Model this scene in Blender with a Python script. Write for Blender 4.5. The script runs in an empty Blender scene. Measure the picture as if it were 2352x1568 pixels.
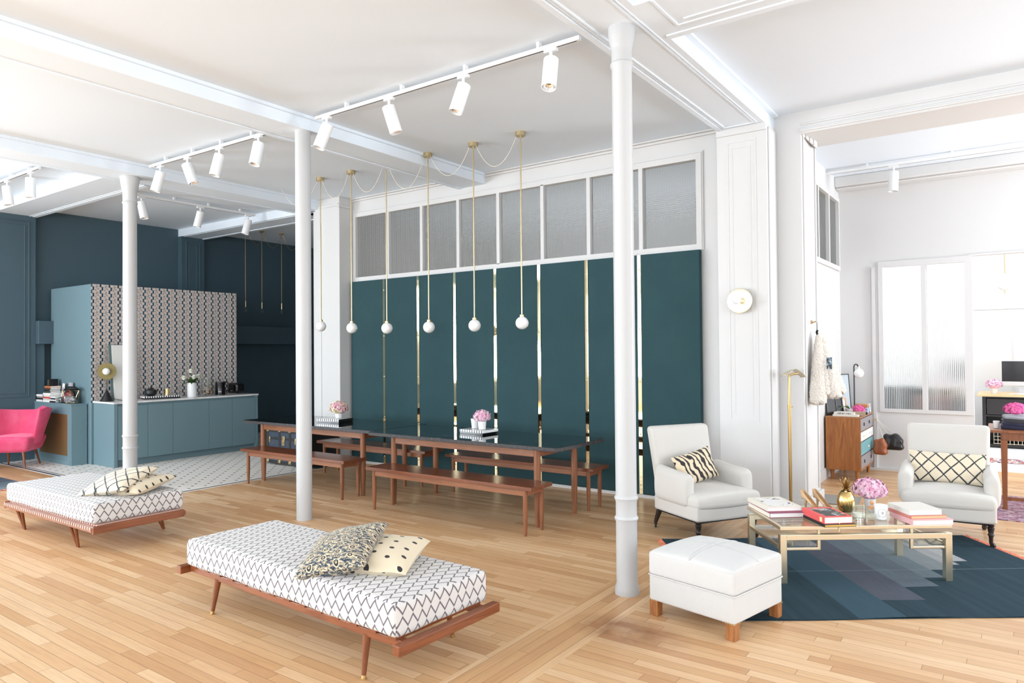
import bpy, bmesh, math, random
from mathutils import Vector, Matrix, Euler
R = math.radians
PI = math.pi
random.seed(7)
scene = bpy.context.scene
COL = scene.collection

# ------------------------------------------------------------------ camera, world, lights, exposure
def make_camera():
    cd = bpy.data.cameras.new('camera'); co = bpy.data.objects.new('camera', cd); COL.objects.link(co)
    cd.sensor_width = 36.0; cd.lens = 36.0 * 1620.6 / 2352.0
    cd.clip_start = 0.05; cd.clip_end = 200
    yaw, pit, rol = 0.62188991, 0.01357014, -0.00836121
    F = Vector((-math.sin(yaw) * math.cos(pit), math.cos(yaw) * math.cos(pit), math.sin(pit)))
    Rt = Vector((math.cos(yaw), math.sin(yaw), 0)); U = Rt.cross(F)
    R2 = math.cos(rol) * Rt + math.sin(rol) * U; U2 = -math.sin(rol) * Rt + math.cos(rol) * U
    m = Matrix((R2, U2, -F)).transposed().to_4x4(); m.translation = Vector((0, 0, 1.68))
    co.matrix_world = m
    scene.camera = co
make_camera()

scene.view_settings.view_transform = 'Standard'
scene.view_settings.look = 'None'
scene.view_settings.gamma = 1.0
scene.view_settings.use_curve_mapping = False
scene.view_settings.exposure = 0.06

world = bpy.data.worlds.new('daylight'); scene.world = world; world.use_nodes = True
world.node_tree.nodes['Background'].inputs[0].default_value = (0.86, 0.93, 1.0, 1)
world.node_tree.nodes['Background'].inputs[1].default_value = 1.0

def area_light(name, loc, rot, sx, sy, power, color=(1, 1, 1), spread=180):
    ld = bpy.data.lights.new(name, 'AREA'); ld.shape = 'RECTANGLE'; ld.size = sx; ld.size_y = sy
    ld.energy = power; ld.color = color; ld.spread = R(spread)
    o = bpy.data.objects.new(name, ld); o.location = loc; o.rotation_euler = rot; COL.objects.link(o)
    return o
# daylight entering by the tall windows of the street wall (behind the viewer), window opening by window opening
WIN_X = [-11.4, -8.6, -5.8, -3.0, -0.2, 2.6]
SY = -5.0       # street wall
for x, p in zip(WIN_X, (170, 170, 150, 120, 110, 110)):
    area_light('window_daylight', (x, SY + 0.02, 2.2), (R(112), 0, 0), 1.9, 2.8, p * 1.12, (0.86, 0.94, 1.0))
# windows of the left hand wall, nearer the street
LWIN = [-3.9, -1.9, 0.1]
for y in LWIN:
    area_light('left_window_daylight', (-13.06, y, 2.2), (R(112), 0, R(-90)), 1.6, 2.8, 285, (0.86, 0.94, 1.0))
# windows of the right hand wall
for y in (1.5, 4.6):
    area_light('side_window_daylight', (4.42, y, 2.15), (R(110), 0, R(90)), 1.8, 2.7, 95, (0.88, 0.94, 1.0))
# daylight of the room behind the partition (rooflight) and the middle room
area_light('rooflight_daylight', (0.0, 13.2, 3.95), (0, 0, 0), 5.0, 3.2, 190, (0.97, 0.985, 1.0))
area_light('back_window_daylight', (4.42, 9.4, 2.1), (R(110), 0, R(90)), 1.8, 2.6, 350, (0.88, 0.94, 1.0))
area_light('corridor_fill', (-5.4, 10.2, 0.9), (R(150), 0, 0), 6.2, 0.8, 52, (1.0, 0.98, 0.95))  # unseen fill lamp added low in the windowless corridor to brighten the transom glass

# ------------------------------------------------------------------ helpers: meshes
class MB:
    """collects shapes, then builds them as ONE mesh object"""
    def __init__(s):
        s.v = []; s.f = []; s.uv = {}; s.mi = []; s.cur = 0; s.nb = 0; s.M = Matrix()
    def add(s, vs, fs, uvs=None):
        b = len(s.v)
        s.v += [s.M @ Vector(p) for p in vs]
        for k, f in enumerate(fs):
            if uvs is not None: s.uv[len(s.f)] = uvs[k]
            s.f.append(tuple(b + i for i in f)); s.mi.append(s.cur)
        return s
    def box(s, x0, x1, y0, y1, z0, z1):
        e = 0.00012 * (s.nb % 7); s.nb += 1    # no two faces of one mesh share a plane
        x0, x1, y0, y1, z0, z1 = x0 - e, x1 + e, y0 - e, y1 + e, z0 - e, z1 + e
        vs = [(x, y, z) for z in (z0, z1) for y in (y0, y1) for x in (x0, x1)]
        return s.add(vs, [(0, 2, 3, 1), (4, 5, 7, 6), (0, 1, 5, 4), (2, 6, 7, 3), (0, 4, 6, 2), (1, 3, 7, 5)])
    def prism(s, poly, z0, z1):
        n = len(poly)
        vs = [(x, y, z0) for x, y in poly] + [(x, y, z1) for x, y in poly]
        fs = [tuple(range(n))[::-1], tuple(range(n, 2 * n))] + [(i, (i + 1) % n, n + (i + 1) % n, n + i) for i in range(n)]
        return s.add(vs, fs)
    def lathe(s, prof, c=(0, 0, 0), n=24, capb=True, capt=True, axis=None):
        vs = []; M0 = Matrix.Translation(Vector(c))
        if axis is not None:
            M0 = M0 @ Vector((0, 0, 1)).rotation_difference(Vector(axis).normalized()).to_matrix().to_4x4()
        for r, z in prof:
            for k in range(n):
                a = 2 * PI * k / n; vs.append(M0 @ Vector((r * math.cos(a), r * math.sin(a), z)))
        fs = []
        for j in range(len(prof) - 1):
            for k in range(n):
                k2 = (k + 1) % n
                fs.append((j * n + k, j * n + k2, (j + 1) * n + k2, (j + 1) * n + k))
        if capb: fs.append(tuple(range(n))[::-1])
        if capt: fs.append(tuple((len(prof) - 1) * n + k for k in range(n)))
        return s.add(vs, fs)
    def cyl(s, p0, p1, r0, r1=None, n=16):
        p0 = Vector(p0); p1 = Vector(p1); r1 = r0 if r1 is None else r1
        return s.lathe([(r0, 0), (r1, (p1 - p0).length)], p0, n, axis=(p1 - p0))
    def sphere(s, c, r, n=16, sc=(1, 1, 1), z0=-1.0, z1=1.0):
        m = max(4, n // 2); prof = []
        for j in range(m + 1):
            zz = z0 + (z1 - z0) * (0.5 - 0.5 * math.cos(PI * j / m))
            prof.append((max(1e-4, math.sqrt(max(0, 1 - zz * zz))) * r, zz * r))
        old = s.M
        s.M = s.M @ Matrix.Translation(Vector(c)) @ Matrix.Diagonal((sc[0], sc[1], sc[2], 1))
        s.lathe(prof, (0, 0, 0), n); s.M = old
        return s
    def tube(s, pts, r, n=8, closed=False):
        P = [Vector(p) for p in pts]; m = len(P); rr = r if isinstance(r, (list, tuple)) else [r] * m
        vs = []; prev = None
        for i in range(m):
            if closed: t = P[(i + 1) % m] - P[i - 1]
            else: t = P[min(i + 1, m - 1)] - P[max(i - 1, 0)]
            t.normalize()
            if prev is None:
                a = Vector((0, 0, 1)) if abs(t.z) < 0.9 else Vector((1, 0, 0))
                u = t.cross(a).normalized()
            else:
                u = (prev - t * prev.dot(t)).normalized()
            prev = u; w = t.cross(u)
            for k in range(n):
                a = 2 * PI * k / n; vs.append(P[i] + (u * math.cos(a) + w * math.sin(a)) * rr[i])
        fs = []
        for j in range(m if closed else m - 1):
            j2 = (j + 1) % m
            for k in range(n):
                k2 = (k + 1) % n; fs.append((j * n + k, j * n + k2, j2 * n + k2, j2 * n + k))
        if not closed:
            fs.append(tuple(range(n))[::-1]); fs.append(tuple((m - 1) * n + k for k in range(n)))
        return s.add(vs, fs)
    def surf(s, fn, nu, nv, uvfn=None, closeu=False):
        vs = []
        for j in range(nv + 1):
            for i in range(nu + (0 if closeu else 1)):
                vs.append(fn(i / nu, j / nv))
        w = nu if closeu else nu + 1; fs = []; uvs = []
        for j in range(nv):
            for i in range(nu):
                i2 = (i + 1) % w
                fs.append((j * w + i, j * w + i2, (j + 1) * w + i2, (j + 1) * w + i))
                uvs.append([(i / nu, j / nv), ((i + 1) / nu, j / nv), ((i + 1) / nu, (j + 1) / nv), (i / nu, (j + 1) / nv)])
        return s.add(vs, fs, uvs if uvfn is None else [[uvfn(*q) for q in f] for f in uvs])
    def soft(s, x0, x1, y0, y1, z0, z1, r=0.03, n=8, fn=None):
        """rounded box made of a grid, fn deforms each point"""
        hx, hy, hz = (x1 - x0) / 2, (y1 - y0) / 2, (z1 - z0) / 2
        c = Vector(((x0 + x1) / 2, (y0 + y1) / 2, (z0 + z1) / 2)); r = min(r, hx, hy, hz)
        def samples(h):
            k = 4; out = [-h + r * (1 - math.cos(PI / 2 * i / k)) for i in range(k)]
            inn = [(-h + r) + (2 * h - 2 * r) * i / n for i in range(n + 1)]
            return out + inn + [-q for q in out[::-1]]
        S = [samples(hx), samples(hy), samples(hz)]; H = (hx, hy, hz)
        idx = {}; vs = []; fs = []
        def vid(p):
            key = (round(p[0], 5), round(p[1], 5), round(p[2], 5))
            if key not in idx:
                q = Vector(p); inner = Vector([max(-H[a] + r, min(H[a] - r, q[a])) for a in range(3)])
                d = q - inner
                if d.length > 1e-9: q = inner + d.normalized() * r
                q += c
                if fn: q = Vector(fn(q.x, q.y, q.z))
                idx[key] = len(vs); vs.append(q)
            return idx[key]
        for a in range(3):
            b, e = (a + 1) % 3, (a + 2) % 3
            for sg in (-1, 1):
                for i in range(len(S[b]) - 1):
                    for j in range(len(S[e]) - 1):
                        q = []
                        for ii, jj in ((i, j), (i + 1, j), (i + 1, j + 1), (i, j + 1)):
                            p = [0, 0, 0]; p[a] = sg * H[a]; p[b] = S[b][ii]; p[e] = S[e][jj]; q.append(vid(p))
                        fs.append(tuple(q) if sg > 0 else tuple(q[::-1]))
        return s.add(vs, fs)
    def build(s, name, mat=None, parent=None, bevel=0, smooth=True, segs=2, angle=35, mats=None):
        me = bpy.data.meshes.new(name)
        me.from_pydata([tuple(p) for p in s.v], [], s.f)
        for m in (mats or ([mat] if mat else [])): me.materials.append(m)
        uvl = me.uv_layers.new(name='UVMap')
        for p in me.polygons:
            p.material_index = s.mi[p.index] if mats else 0
            if p.index in s.uv:
                for k, li in enumerate(p.loop_indices): uvl.data[li].uv = s.uv[p.index][k]
            else:
                nrm = p.normal; ax = max(range(3), key=lambda q: abs(nrm[q]))
                for li in p.loop_indices:
                    co = me.vertices[me.loops[li].vertex_index].co
                    uvl.data[li].uv = (co.y, co.z) if ax == 0 else ((co.x, co.z) if ax == 1 else (co.x, co.y))
        if smooth:
            for p in me.polygons: p.use_smooth = True
            me.set_sharp_from_angle(angle=R(angle))
        me.update()
        o = bpy.data.objects.new(name, me); COL.objects.link(o)
        if parent: o.parent = parent
        if bevel:
            b = o.modifiers.new('bevel', 'BEVEL'); b.width = bevel; b.segments = segs; b.limit_method = 'ANGLE'; b.angle_limit = R(40)
            b.harden_normals = False
        return o

def tag(o, label=None, cat=None, group=None, kind=None):
    if label: o['label'] = label
    if cat: o['category'] = cat
    if group: o['group'] = group
    if kind: o['kind'] = kind
    return o
def thing(name, loc, rz, label, cat, group=None):
    o = bpy.data.objects.new(name, None); o.empty_display_size = 0.1
    o.location = loc; o.rotation_euler = (0, 0, rz) if not isinstance(rz, tuple) else rz
    COL.objects.link(o)
    return tag(o, label, cat, group)
def struct(o): o['kind'] = 'structure'; return o
def copy_tree(root, loc, rz, label, group=None):
    r = root.copy(); COL.objects.link(r); r.location = loc; r.rotation_euler = (0, 0, rz) if not isinstance(rz, tuple) else rz
    r['label'] = label
    if group: r['group'] = group
    for ch in [o for o in root.children]:
        c = ch.copy(); COL.objects.link(c); c.parent = r
        for g in [o for o in ch.children]:
            d = g.copy(); COL.objects.link(d); d.parent = c
    return r

# ------------------------------------------------------------------ helpers: procedural materials
class V:
    def __init__(s, nt, sock): s.nt = nt; s.s = sock
    def _op(s, op, *a):
        n = s.nt.nodes.new('ShaderNodeMath'); n.operation = op
        for i, x in enumerate((s,) + a):
            if isinstance(x, V): s.nt.links.new(x.s, n.inputs[i])
            else: n.inputs[i].default_value = x
        return V(s.nt, n.outputs[0])
    def __add__(s, o): return s._op('ADD', o)
    def __radd__(s, o): return s._op('ADD', o)
    def __sub__(s, o): return s._op('SUBTRACT', o)
    def __rsub__(s, o): return (s * -1.0) + o
    def __mul__(s, o): return s._op('MULTIPLY', o)
    def __rmul__(s, o): return s._op('MULTIPLY', o)
    def __truediv__(s, o): return s._op('DIVIDE', o)
    def lt(s, o): return s._op('LESS_THAN', o)
    def gt(s, o): return s._op('GREATER_THAN', o)
    def abs(s): return s._op('ABSOLUTE')
    def frac(s): return s._op('FRACT')
    def floor(s): return s._op('FLOOR')
    def mod2(s): return s._op('FLOORED_MODULO', 2.0)
    def sin(s): return s._op('SINE')
    def min(s, o): return s._op('MINIMUM', o)
    def max(s, o): return s._op('MAXIMUM', o)
    def sqrt(s): return s._op('SQRT')
    def clamp(s):
        n = s.nt.nodes.new('ShaderNodeClamp'); s.nt.links.new(s.s, n.inputs[0]); return V(s.nt, n.outputs[0])

class Mat:
    def __init__(s, name, color=(0.8, 0.8, 0.8), rough=0.5, metal=0.0, **kw):
        s.m = bpy.data.materials.new(name); s.m.use_nodes = True; s.nt = s.m.node_tree
        s.b = s.nt.nodes['Principled BSDF']; s.out = s.nt.nodes['Material Output']
        s.b.inputs['Base Color'].default_value = (*color, 1); s.b.inputs['Roughness'].default_value = rough
        s.b.inputs['Metallic'].default_value = metal
        for k, v in kw.items():
            s.b.inputs[{'coat': 'Coat Weight', 'coatr': 'Coat Roughness', 'sheen': 'Sheen Weight', 'sheenr': 'Sheen Roughness', 'spec': 'Specular IOR Level', 'trans': 'Transmission Weight', 'ior': 'IOR', 'sss': 'Subsurface Weight', 'alpha': 'Alpha', 'aniso': 'Anisotropic'}[k]].default_value = v
    def coord(s, kind='Object'):
        n = s.nt.nodes.new('ShaderNodeTexCoord'); return n.outputs[kind]
    def xyz(s, kind='Object'):
        n = s.nt.nodes.new('ShaderNodeSeparateXYZ'); s.nt.links.new(s.coord(kind), n.inputs[0])
        return [V(s.nt, n.outputs[i]) for i in range(3)]
    def vec(s, x, y, z=0.0):
        n = s.nt.nodes.new('ShaderNodeCombineXYZ')
        for i, q in enumerate((x, y, z)):
            if isinstance(q, V): s.nt.links.new(q.s, n.inputs[i])
            else: n.inputs[i].default_value = q
        return n.outputs[0]
    def noise(s, scale, vec=None, detail=3, rough=0.5, dist=0.0, color=False, dims=None):
        n = s.nt.nodes.new('ShaderNodeTexNoise'); n.inputs['Scale'].default_value = scale; n.inputs['Detail'].default_value = detail
        n.inputs['Roughness'].default_value = rough; n.inputs['Distortion'].default_value = dist
        s.nt.links.new(vec if vec is not None else s.coord(), n.inputs['Vector'])
        return n.outputs['Color'] if color else V(s.nt, n.outputs[0])
    def voronoi(s, scale, vec=None, feature='F1', out='Distance', rnd=1.0):
        n = s.nt.nodes.new('ShaderNodeTexVoronoi'); n.inputs['Scale'].default_value = scale; n.feature = feature
        n.inputs['Randomness'].default_value = rnd
        s.nt.links.new(vec if vec is not None else s.coord(), n.inputs['Vector'])
        return V(s.nt, n.outputs[out])
    def white(s, vec):
        n = s.nt.nodes.new('ShaderNodeTexWhiteNoise'); s.nt.links.new(vec, n.inputs['Vector']); return V(s.nt, n.outputs['Value'])
    def mix(s, fac, a, b):
        n = s.nt.nodes.new('ShaderNodeMix'); n.data_type = 'RGBA'; n.clamp_factor = True
        for sock, x in ((n.inputs[0], fac), (n.inputs[6], a), (n.inputs[7], b)):
            if isinstance(x, V): s.nt.links.new(x.s, sock)
            elif isinstance(x, (int, float)): sock.default_value = x
            elif isinstance(x, tuple): sock.default_value = (*x, 1) if len(x) == 3 else x
            else: s.nt.links.new(x, sock)
        return n.outputs[2]
    def ramp(s, fac, stops, interp='LINEAR'):
        n = s.nt.nodes.new('ShaderNodeValToRGB'); cr = n.color_ramp; cr.interpolation = interp
        while len(cr.elements) < len(stops): cr.elements.new(0.5)
        for e, (p, c) in zip(cr.elements, stops): e.position = p; e.color = (*c, 1)
        s.nt.links.new(fac.s if isinstance(fac, V) else fac, n.inputs[0]); return n.outputs[0]
    def base(s, sock): s.nt.links.new(sock, s.b.inputs['Base Color']); return s
    def setr(s, v): s.nt.links.new(v.s if isinstance(v, V) else v, s.b.inputs['Roughness']); return s
    def bump(s, h, strength=0.3, dist=0.01):
        n = s.nt.nodes.new('ShaderNodeBump'); n.inputs['Strength'].default_value = strength; n.inputs['Distance'].default_value = dist
        s.nt.links.new(h.s if isinstance(h, V) else h, n.inputs['Height'])
        s.nt.links.new(n.outputs[0], s.b.inputs['Normal']); return s
def rgb(r, g, b):
    """sRGB 0-255 -> linear"""
    f = lambda c: (c / 255 / 12.92) if c / 255 <= 0.04045 else ((c / 255 + 0.055) / 1.055) ** 2.4
    return (f(r), f(g), f(b))
def plain(name, c, rough=0.5, metal=0.0, **kw): return Mat(name, rgb(*c), rough, metal, **kw).m
def thin_glass(name, tint=(0.97, 0.99, 0.98), rough=0.0):
    m = Mat(name); nt = m.nt; nt.nodes.remove(m.b)
    t = nt.nodes.new('ShaderNodeBsdfTransparent'); t.inputs[0].default_value = (*tint, 1)
    g = nt.nodes.new('ShaderNodeBsdfGlossy'); g.inputs['Roughness'].default_value = rough
    lw = nt.nodes.new('ShaderNodeLayerWeight'); lw.inputs[0].default_value = 0.5
    fr = nt.nodes.new('ShaderNodeMath'); fr.operation = 'POWER'; fr.inputs[1].default_value = 5.0; nt.links.new(lw.outputs['Facing'], fr.inputs[0])
    f2 = nt.nodes.new('ShaderNodeMath'); f2.operation = 'MULTIPLY_ADD'; f2.inputs[1].default_value = 0.96; f2.inputs[2].default_value = 0.04; nt.links.new(fr.outputs[0], f2.inputs[0]); fr = f2
    mx = nt.nodes.new('ShaderNodeMixShader')
    nt.links.new(fr.outputs[0], mx.inputs[0]); nt.links.new(t.outputs[0], mx.inputs[1]); nt.links.new(g.outputs[0], mx.inputs[2])
    nt.links.new(mx.outputs[0], m.out.inputs[0]); return m.m

M = {}
M['white'] = Mat('white_paint', rgb(214, 213, 212), 0.55).m
M['ceil'] = Mat('ceiling_paint', rgb(233, 242, 251), 0.7).m
M['white_metal'] = Mat('white_metal', rgb(240, 241, 242), 0.4).m
M['col_white'] = Mat('column_paint', rgb(192, 193, 194), 0.4).m
_m = Mat('blue_paint', rgb(105, 134, 148), 0.6); M['blue'] = _m.m
_m = Mat('cabinet_blue', rgb(107, 133, 141), 0.5); M['cabblue'] = _m.m
M['blue_shaded'] = Mat('blue_paint_shaded', rgb(70, 92, 103), 0.65).m  # cabinet paint again, darkened: the dim end's shade is in the colour
M['black'] = plain('black', (18, 18, 20), 0.4)
M['black_gloss'] = plain('black_gloss', (14, 13, 15), 0.12)
M['darkwood'] = plain('dark_turned_wood', (44, 36, 34), 0.4)
M['brass'] = Mat('brass', (0.80, 0.62, 0.34), 0.22, 1.0).m
M['brass_mirror'] = Mat('brass_mirror', (0.93, 0.76, 0.47), 0.04, 1.0).m
M['brass_pale'] = Mat('pale_brass', (0.86, 0.77, 0.58), 0.3, 1.0).m
M['brass_aged'] = Mat('aged_brass', (0.50, 0.34, 0.15), 0.32, 1.0).m
M['brass_rod'] = Mat('brass_rod', (0.62, 0.50, 0.30), 0.35, 1.0).m
M['chrome'] = Mat('chrome', (0.8, 0.8, 0.8), 0.08, 1.0).m
M['opal'] = Mat('opal_glass', rgb(244, 244, 243), 0.08, 0, coat=0.3).m
M['porcelain'] = Mat('porcelain', rgb(240, 240, 240), 0.25).m
M['glass'] = thin_glass('clear_glass')
M['glass_smoke'] = thin_glass('smoked_glass', (0.72, 0.74, 0.75))
M['paper'] = Mat('paper', rgb(238, 236, 232), 0.8).m
M['cord'] = plain('cream_cord', (222, 212, 196), 0.8)

# oak floor
def oak():
    m = Mat('oak_floor', rough=0.34)
    x, y, z = m.xyz()
    def planks(u, v, seed):
        W = 0.072; L = 0.95
        row = (v / W).floor(); off = m.white(m.vec(row, seed)) * 7.3
        uu = u / L + off; cell = uu.floor()
        rnd = m.white(m.vec(cell, row, seed + 1.0))
        fu = uu.frac(); fv = (v / W).frac()
        edge = (fv.min(1.0 - fv) * W).min(fu.min(1.0 - fu) * L)
        gap = edge.lt(0.0014)
        grain = m.noise(1.0, m.vec(u * 3.0 + rnd * 40.0, v * 60.0, rnd * 10.0), 4, 0.6, 0.4)
        return rnd, gap, grain
    r1, g1, n1 = planks(x, y, 0.0)
    r2, g2, n2 = planks(y, x, 5.0)
    # boards laid across, under the beam lines
    strip = (x + 2.225).abs().lt(0.19)
    f = strip
    rnd = r1 * (1.0 - f) + r2 * f; gap = g1 * (1.0 - f) + g2 * f; gr = n1 * (1.0 - f) + n2 * f
    c = m.ramp(rnd, [(0.0, rgb(198, 152, 108)), (0.3, rgb(211, 168, 122)), (0.65, rgb(220, 180, 136)), (1.0, rgb(230, 195, 154))])
    dark = m.mix((gr - 0.42) * 1.6, c, m.mix(0.5, c, rgb(160, 108, 68)))
    big = m.noise(0.9, None, 2, 0.5)
    c2 = m.mix((big - 0.4) * 1.2, dark, m.mix(0.35, dark, rgb(176, 128, 88)))
    # the worn red-brown stain beside the footstool
    st = (((x + 1.92) / 0.42)._op('POWER', 2.0) + ((y - 3.85) / 0.26)._op('POWER', 2.0)).sqrt()
    stain = ((1.0 - st) * 1.6).clamp() * m.noise(7.0, None, 3, 0.6) * 1.1
    c3 = m.mix(stain, c2, rgb(128, 76, 44))
    c4 = m.mix(gap * 0.75, c3, rgb(118, 82, 54))
    m.base(c4)
    m.setr(0.28 + gr * 0.16)
    m.bump(gap * -1.0 + gr * 0.25, 0.25, 0.002)
    m.b.inputs['Specular IOR Level'].default_value = 0.45
    return m.m
M['oak'] = oak()

# mosaic tile floor: white hexagons, small dark dots, dark border line
def tilefloor():
    m = Mat('mosaic_floor', rough=0.5)
    x, y, z = m.xyz()
    P = 0.155
    a = (x + y) / (P * 1.414); b = (x - y) / (P * 1.414)
    da = (a.frac() - 0.5); db = (b.frac() - 0.5)
    dot = ((da * da + db * db).sqrt() * P).lt(0.019)
    inner = (x * -1.0 - 8.38).gt(0.0) * (y - 4.4).gt(0.0)
    line = ((x + 8.295).abs().lt(0.020) * (y - 4.30).gt(0.0)).max(((y - 4.315).abs().lt(0.020)) * (x * -1.0 - 8.28).gt(0.0))
    line2 = ((y - 4.375).abs().lt(0.010)) * (x * -1.0 - 8.28).gt(0.0)
    var = m.mix(m.noise(60, None, 2) * 0.3, rgb(234, 228, 220), rgb(214, 207, 198))
    c = m.mix(dot * inner, var, rgb(60, 74, 80))
    c = m.mix(line.max(line2), c, rgb(52, 62, 68))
    m.base(c); return m.m
M['tile'] = tilefloor()

def walnut(name, a, b, scale=1.0, rough=0.38, axis='x', along=0):
    m = Mat(name, rough=rough)
    x, y, z = m.xyz()
    q = [x, y, z]; l = q.pop(along)
    vec = m.vec(l * 2.2, q[0] * 26.0, q[1] * 26.0)
    g = m.noise(1.0 * scale, vec, 4, 0.6, 0.8 if scale > 0.7 else 2.6)
    fine = m.noise(3.0, m.vec(l * 3.0, q[0] * 150.0, q[1] * 150.0), 2)
    c = m.ramp(g * 0.8 + fine * 0.2, [(0.25, rgb(*b)), (0.6, rgb(*a)), (0.85, rgb(*b))])
    m.base(c); m.bump(g, 0.08, 0.002); return m.m
M['walnut'] = walnut('walnut', (146, 91, 56), (106, 62, 38), along=0)
M['walnut_leg'] = walnut('walnut_leg', (148, 94, 62), (108, 66, 42), along=2)
M['walnut_top'] = walnut('walnut_seat', (124, 72, 46), (90, 48, 30), along=0, rough=0.24)
M['walnut_y'] = walnut('walnut_cross', (158, 98, 68), (112, 66, 44), along=1)
M['teak'] = walnut('teak_frame', (140, 78, 42), (98, 50, 26), along=1, rough=0.32)
M['teak_x'] = walnut('teak_rail', (146, 82, 45), (102, 53, 28), along=0, rough=0.32)
M['teak_leg'] = walnut('teak_leg', (138, 78, 42), (96, 50, 26), along=2, rough=0.35)
M['oldoak'] = walnut('old_oak_block', (178, 118, 66), (110, 60, 32), along=2, rough=0.5, scale=1.6)
M['sheesham'] = walnut('sheesham_wood', (176, 112, 56), (112, 62, 30), along=2, rough=0.4, scale=0.6)
M['table_wood'] = walnut('brown_table_wood', (150, 92, 56), (112, 64, 38), along=2)
M['lightoak'] = walnut('light_oak_board', (222, 192, 148), (205, 170, 122), along=0)

def marble():
    m = Mat('black_marble', rough=0.03)
    n1 = m.noise(1.6, None, 6, 0.65, 1.2)
    v = (n1 - 0.5).abs(); thin = (1.0 - v * 90.0).clamp()
    mask = (m.noise(2.4, m.coord(), 3, 0.5, 0.0) - 0.55) * 6.0
    c = m.mix((thin * mask.clamp()), rgb(15, 16, 18), rgb(170, 166, 162))
    n2 = m.noise(9.0, None, 3)
    c = m.mix((n2 - 0.62) * 0.5, c, rgb(60, 58, 58))
    m.base(c); m.b.inputs['Specular IOR Level'].default_value = 0.7
    m.b.inputs['IOR'].default_value = 1.6
    return m.m
M['marble'] = marble()
def marble_edge():
    m = Mat('rough_marble_edge', rough=0.55); n = m.noise(30.0, None, 4)
    m.base(m.ramp(n, [(0.4, rgb(44, 41, 43)), (0.68, rgb(66, 62, 64)), (0.8, rgb(120, 116, 116))])); return m.m
M['marble_edge'] = marble_edge()
def carrara():
    m = Mat('white_marble', rough=0.12); n = m.noise(3.0, None, 6, 0.6, 1.5)
    m.base(m.ramp(n, [(0.35, rgb(236, 235, 233)), (0.6, rgb(222, 221, 221)), (0.72, rgb(188, 188, 190))])); return m.m
M['carrara'] = carrara()

def fabric(name, c, scale=900, bump=0.25, rough=0.9, sheen=0.2, mottled=0.05):
    m = Mat(name, rgb(*c), rough, sheen=sheen)
    x, y, z = m.xyz('UV')
    w = (x * scale).sin() * (y * scale).sin()
    n = m.noise(160, None, 3)
    m.base(m.mix((n - 0.35) * mottled * 6, rgb(*c), tuple(q * 0.86 for q in rgb(*c))))
    m.bump(w * 0.5 + n, bump, 0.002); return m.m
M['linen'] = fabric('off_white_linen', (206, 202, 196))
M['linen_white'] = fabric('white_cotton', (208, 207, 205))
M['under'] = plain('black_under_cloth', (30, 32, 36), 0.9)
def velvet(name, c, edge, amt=0.8):
    m = Mat(name, rgb(*c), 0.85, sheen=amt, sheenr=0.35)
    n = m.noise(3.0, None, 4, 0.6)
    m.base(m.mix((n - 0.4) * 0.9, rgb(*c), rgb(*edge))); m.bump(m.noise(400, None, 2), 0.1, 0.001)
    m.b.inputs['Sheen Tint'].default_value = (*rgb(*edge), 1); return m.m
M['teal'] = velvet('teal_felt', (34, 68, 74), (46, 82, 86), 0.25)
M['pink'] = velvet('pink_velvet', (224, 74, 116), (244, 150, 176), 1.0)

def zigzag():
    m = Mat('zigzag_weave', rough=0.9, sheen=0.15)
    u, v, _ = m.xyz('UV')
    W = 0.067; Hh = 0.062
    row = (v / Hh).floor(); fv = (v / Hh).frac()
    ph = row.mod2() * 0.5
    t = ((u / W + ph).frac() - 0.5).abs() * 2.0
    d = (fv - (t * 0.76 + 0.12)).abs()
    line = d.lt(0.115)
    weave = (u * 2600.0).sin() * (v * 2600.0).sin()
    n = m.noise(300, m.coord('UV'), 2)
    base = m.mix((n - 0.35) * 0.35, rgb(212, 209, 206), rgb(188, 184, 180))
    m.base(m.mix(line * 0.92, base, rgb(92, 82, 90)))
    m.bump(weave * 0.5 + n, 0.2, 0.002); return m.m
M['zigzag'] = zigzag()

def wallpaper():
    m = Mat('geometric_wallpaper', rough=0.8)
    x, y, z = m.xyz()
    u = y / 0.132; v = z / 0.10
    fu = u.frac(); fv = v.frac(); fv2 = (v + 0.5).frac()
    def rect(fu, cu, wu, f, cv, wv): return (fu - cu).abs().lt(wu) * (f - cv).abs().lt(wv)
    blob = rect(fu, 0.12, 0.095, fv, 0.5, 0.27).max(rect(fu, 0.33, 0.095, fv2, 0.5, 0.27))
    link = rect(fu, 0.22, 0.07, fv, 0.25, 0.06).max(rect(fu, 0.22, 0.07, fv2, 0.25, 0.06))
    dg = ((fu * 2.0 + fv * 2.0).frac() - 0.5).abs().lt(0.14) * rect(fu, 0.72, 0.24, fv, 0.5, 0.5)
    dots = rect(fu, 0.72, 0.06, fv, 0.3, 0.13).max(rect(fu, 0.60, 0.04, fv2, 0.3, 0.1)).max(rect(fu, 0.86, 0.04, fv2, 0.5, 0.1))
    bar = rect(fu, 0.30, 0.17, fv, 0.02, 0.08).max(rect(fu, 0.05, 0.15, fv2, 0.02, 0.08)).max(rect(fu, 0.98, 0.1, fv2, 0.02, 0.08))
    c = m.mix(dg * 0.55, rgb(206, 192, 184), rgb(128, 130, 136))
    c = m.mix(bar, c, rgb(228, 214, 204))
    c = m.mix(dots * 0.85, c, rgb(84, 104, 104))
    c = m.mix(link * 0.6, c, rgb(96, 92, 106))
    c = m.mix(blob, c, rgb(20, 68, 88))
    m.base(c); return m.m
M['wallpaper'] = wallpaper()

def cross_glass():
    m = Mat('cross_reeded_glass', (0.93, 0.95, 0.95), 0.16, 0, trans=1.0, ior=1.25)
    x, y, z = m.xyz()
    P = 0.021
    h = ((x + y) / P * 2 * PI).sin() + (z / P * 2 * PI).sin()
    m.bump(h, 0.55, 0.004); return m.m
M['reeded'] = cross_glass()

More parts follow.
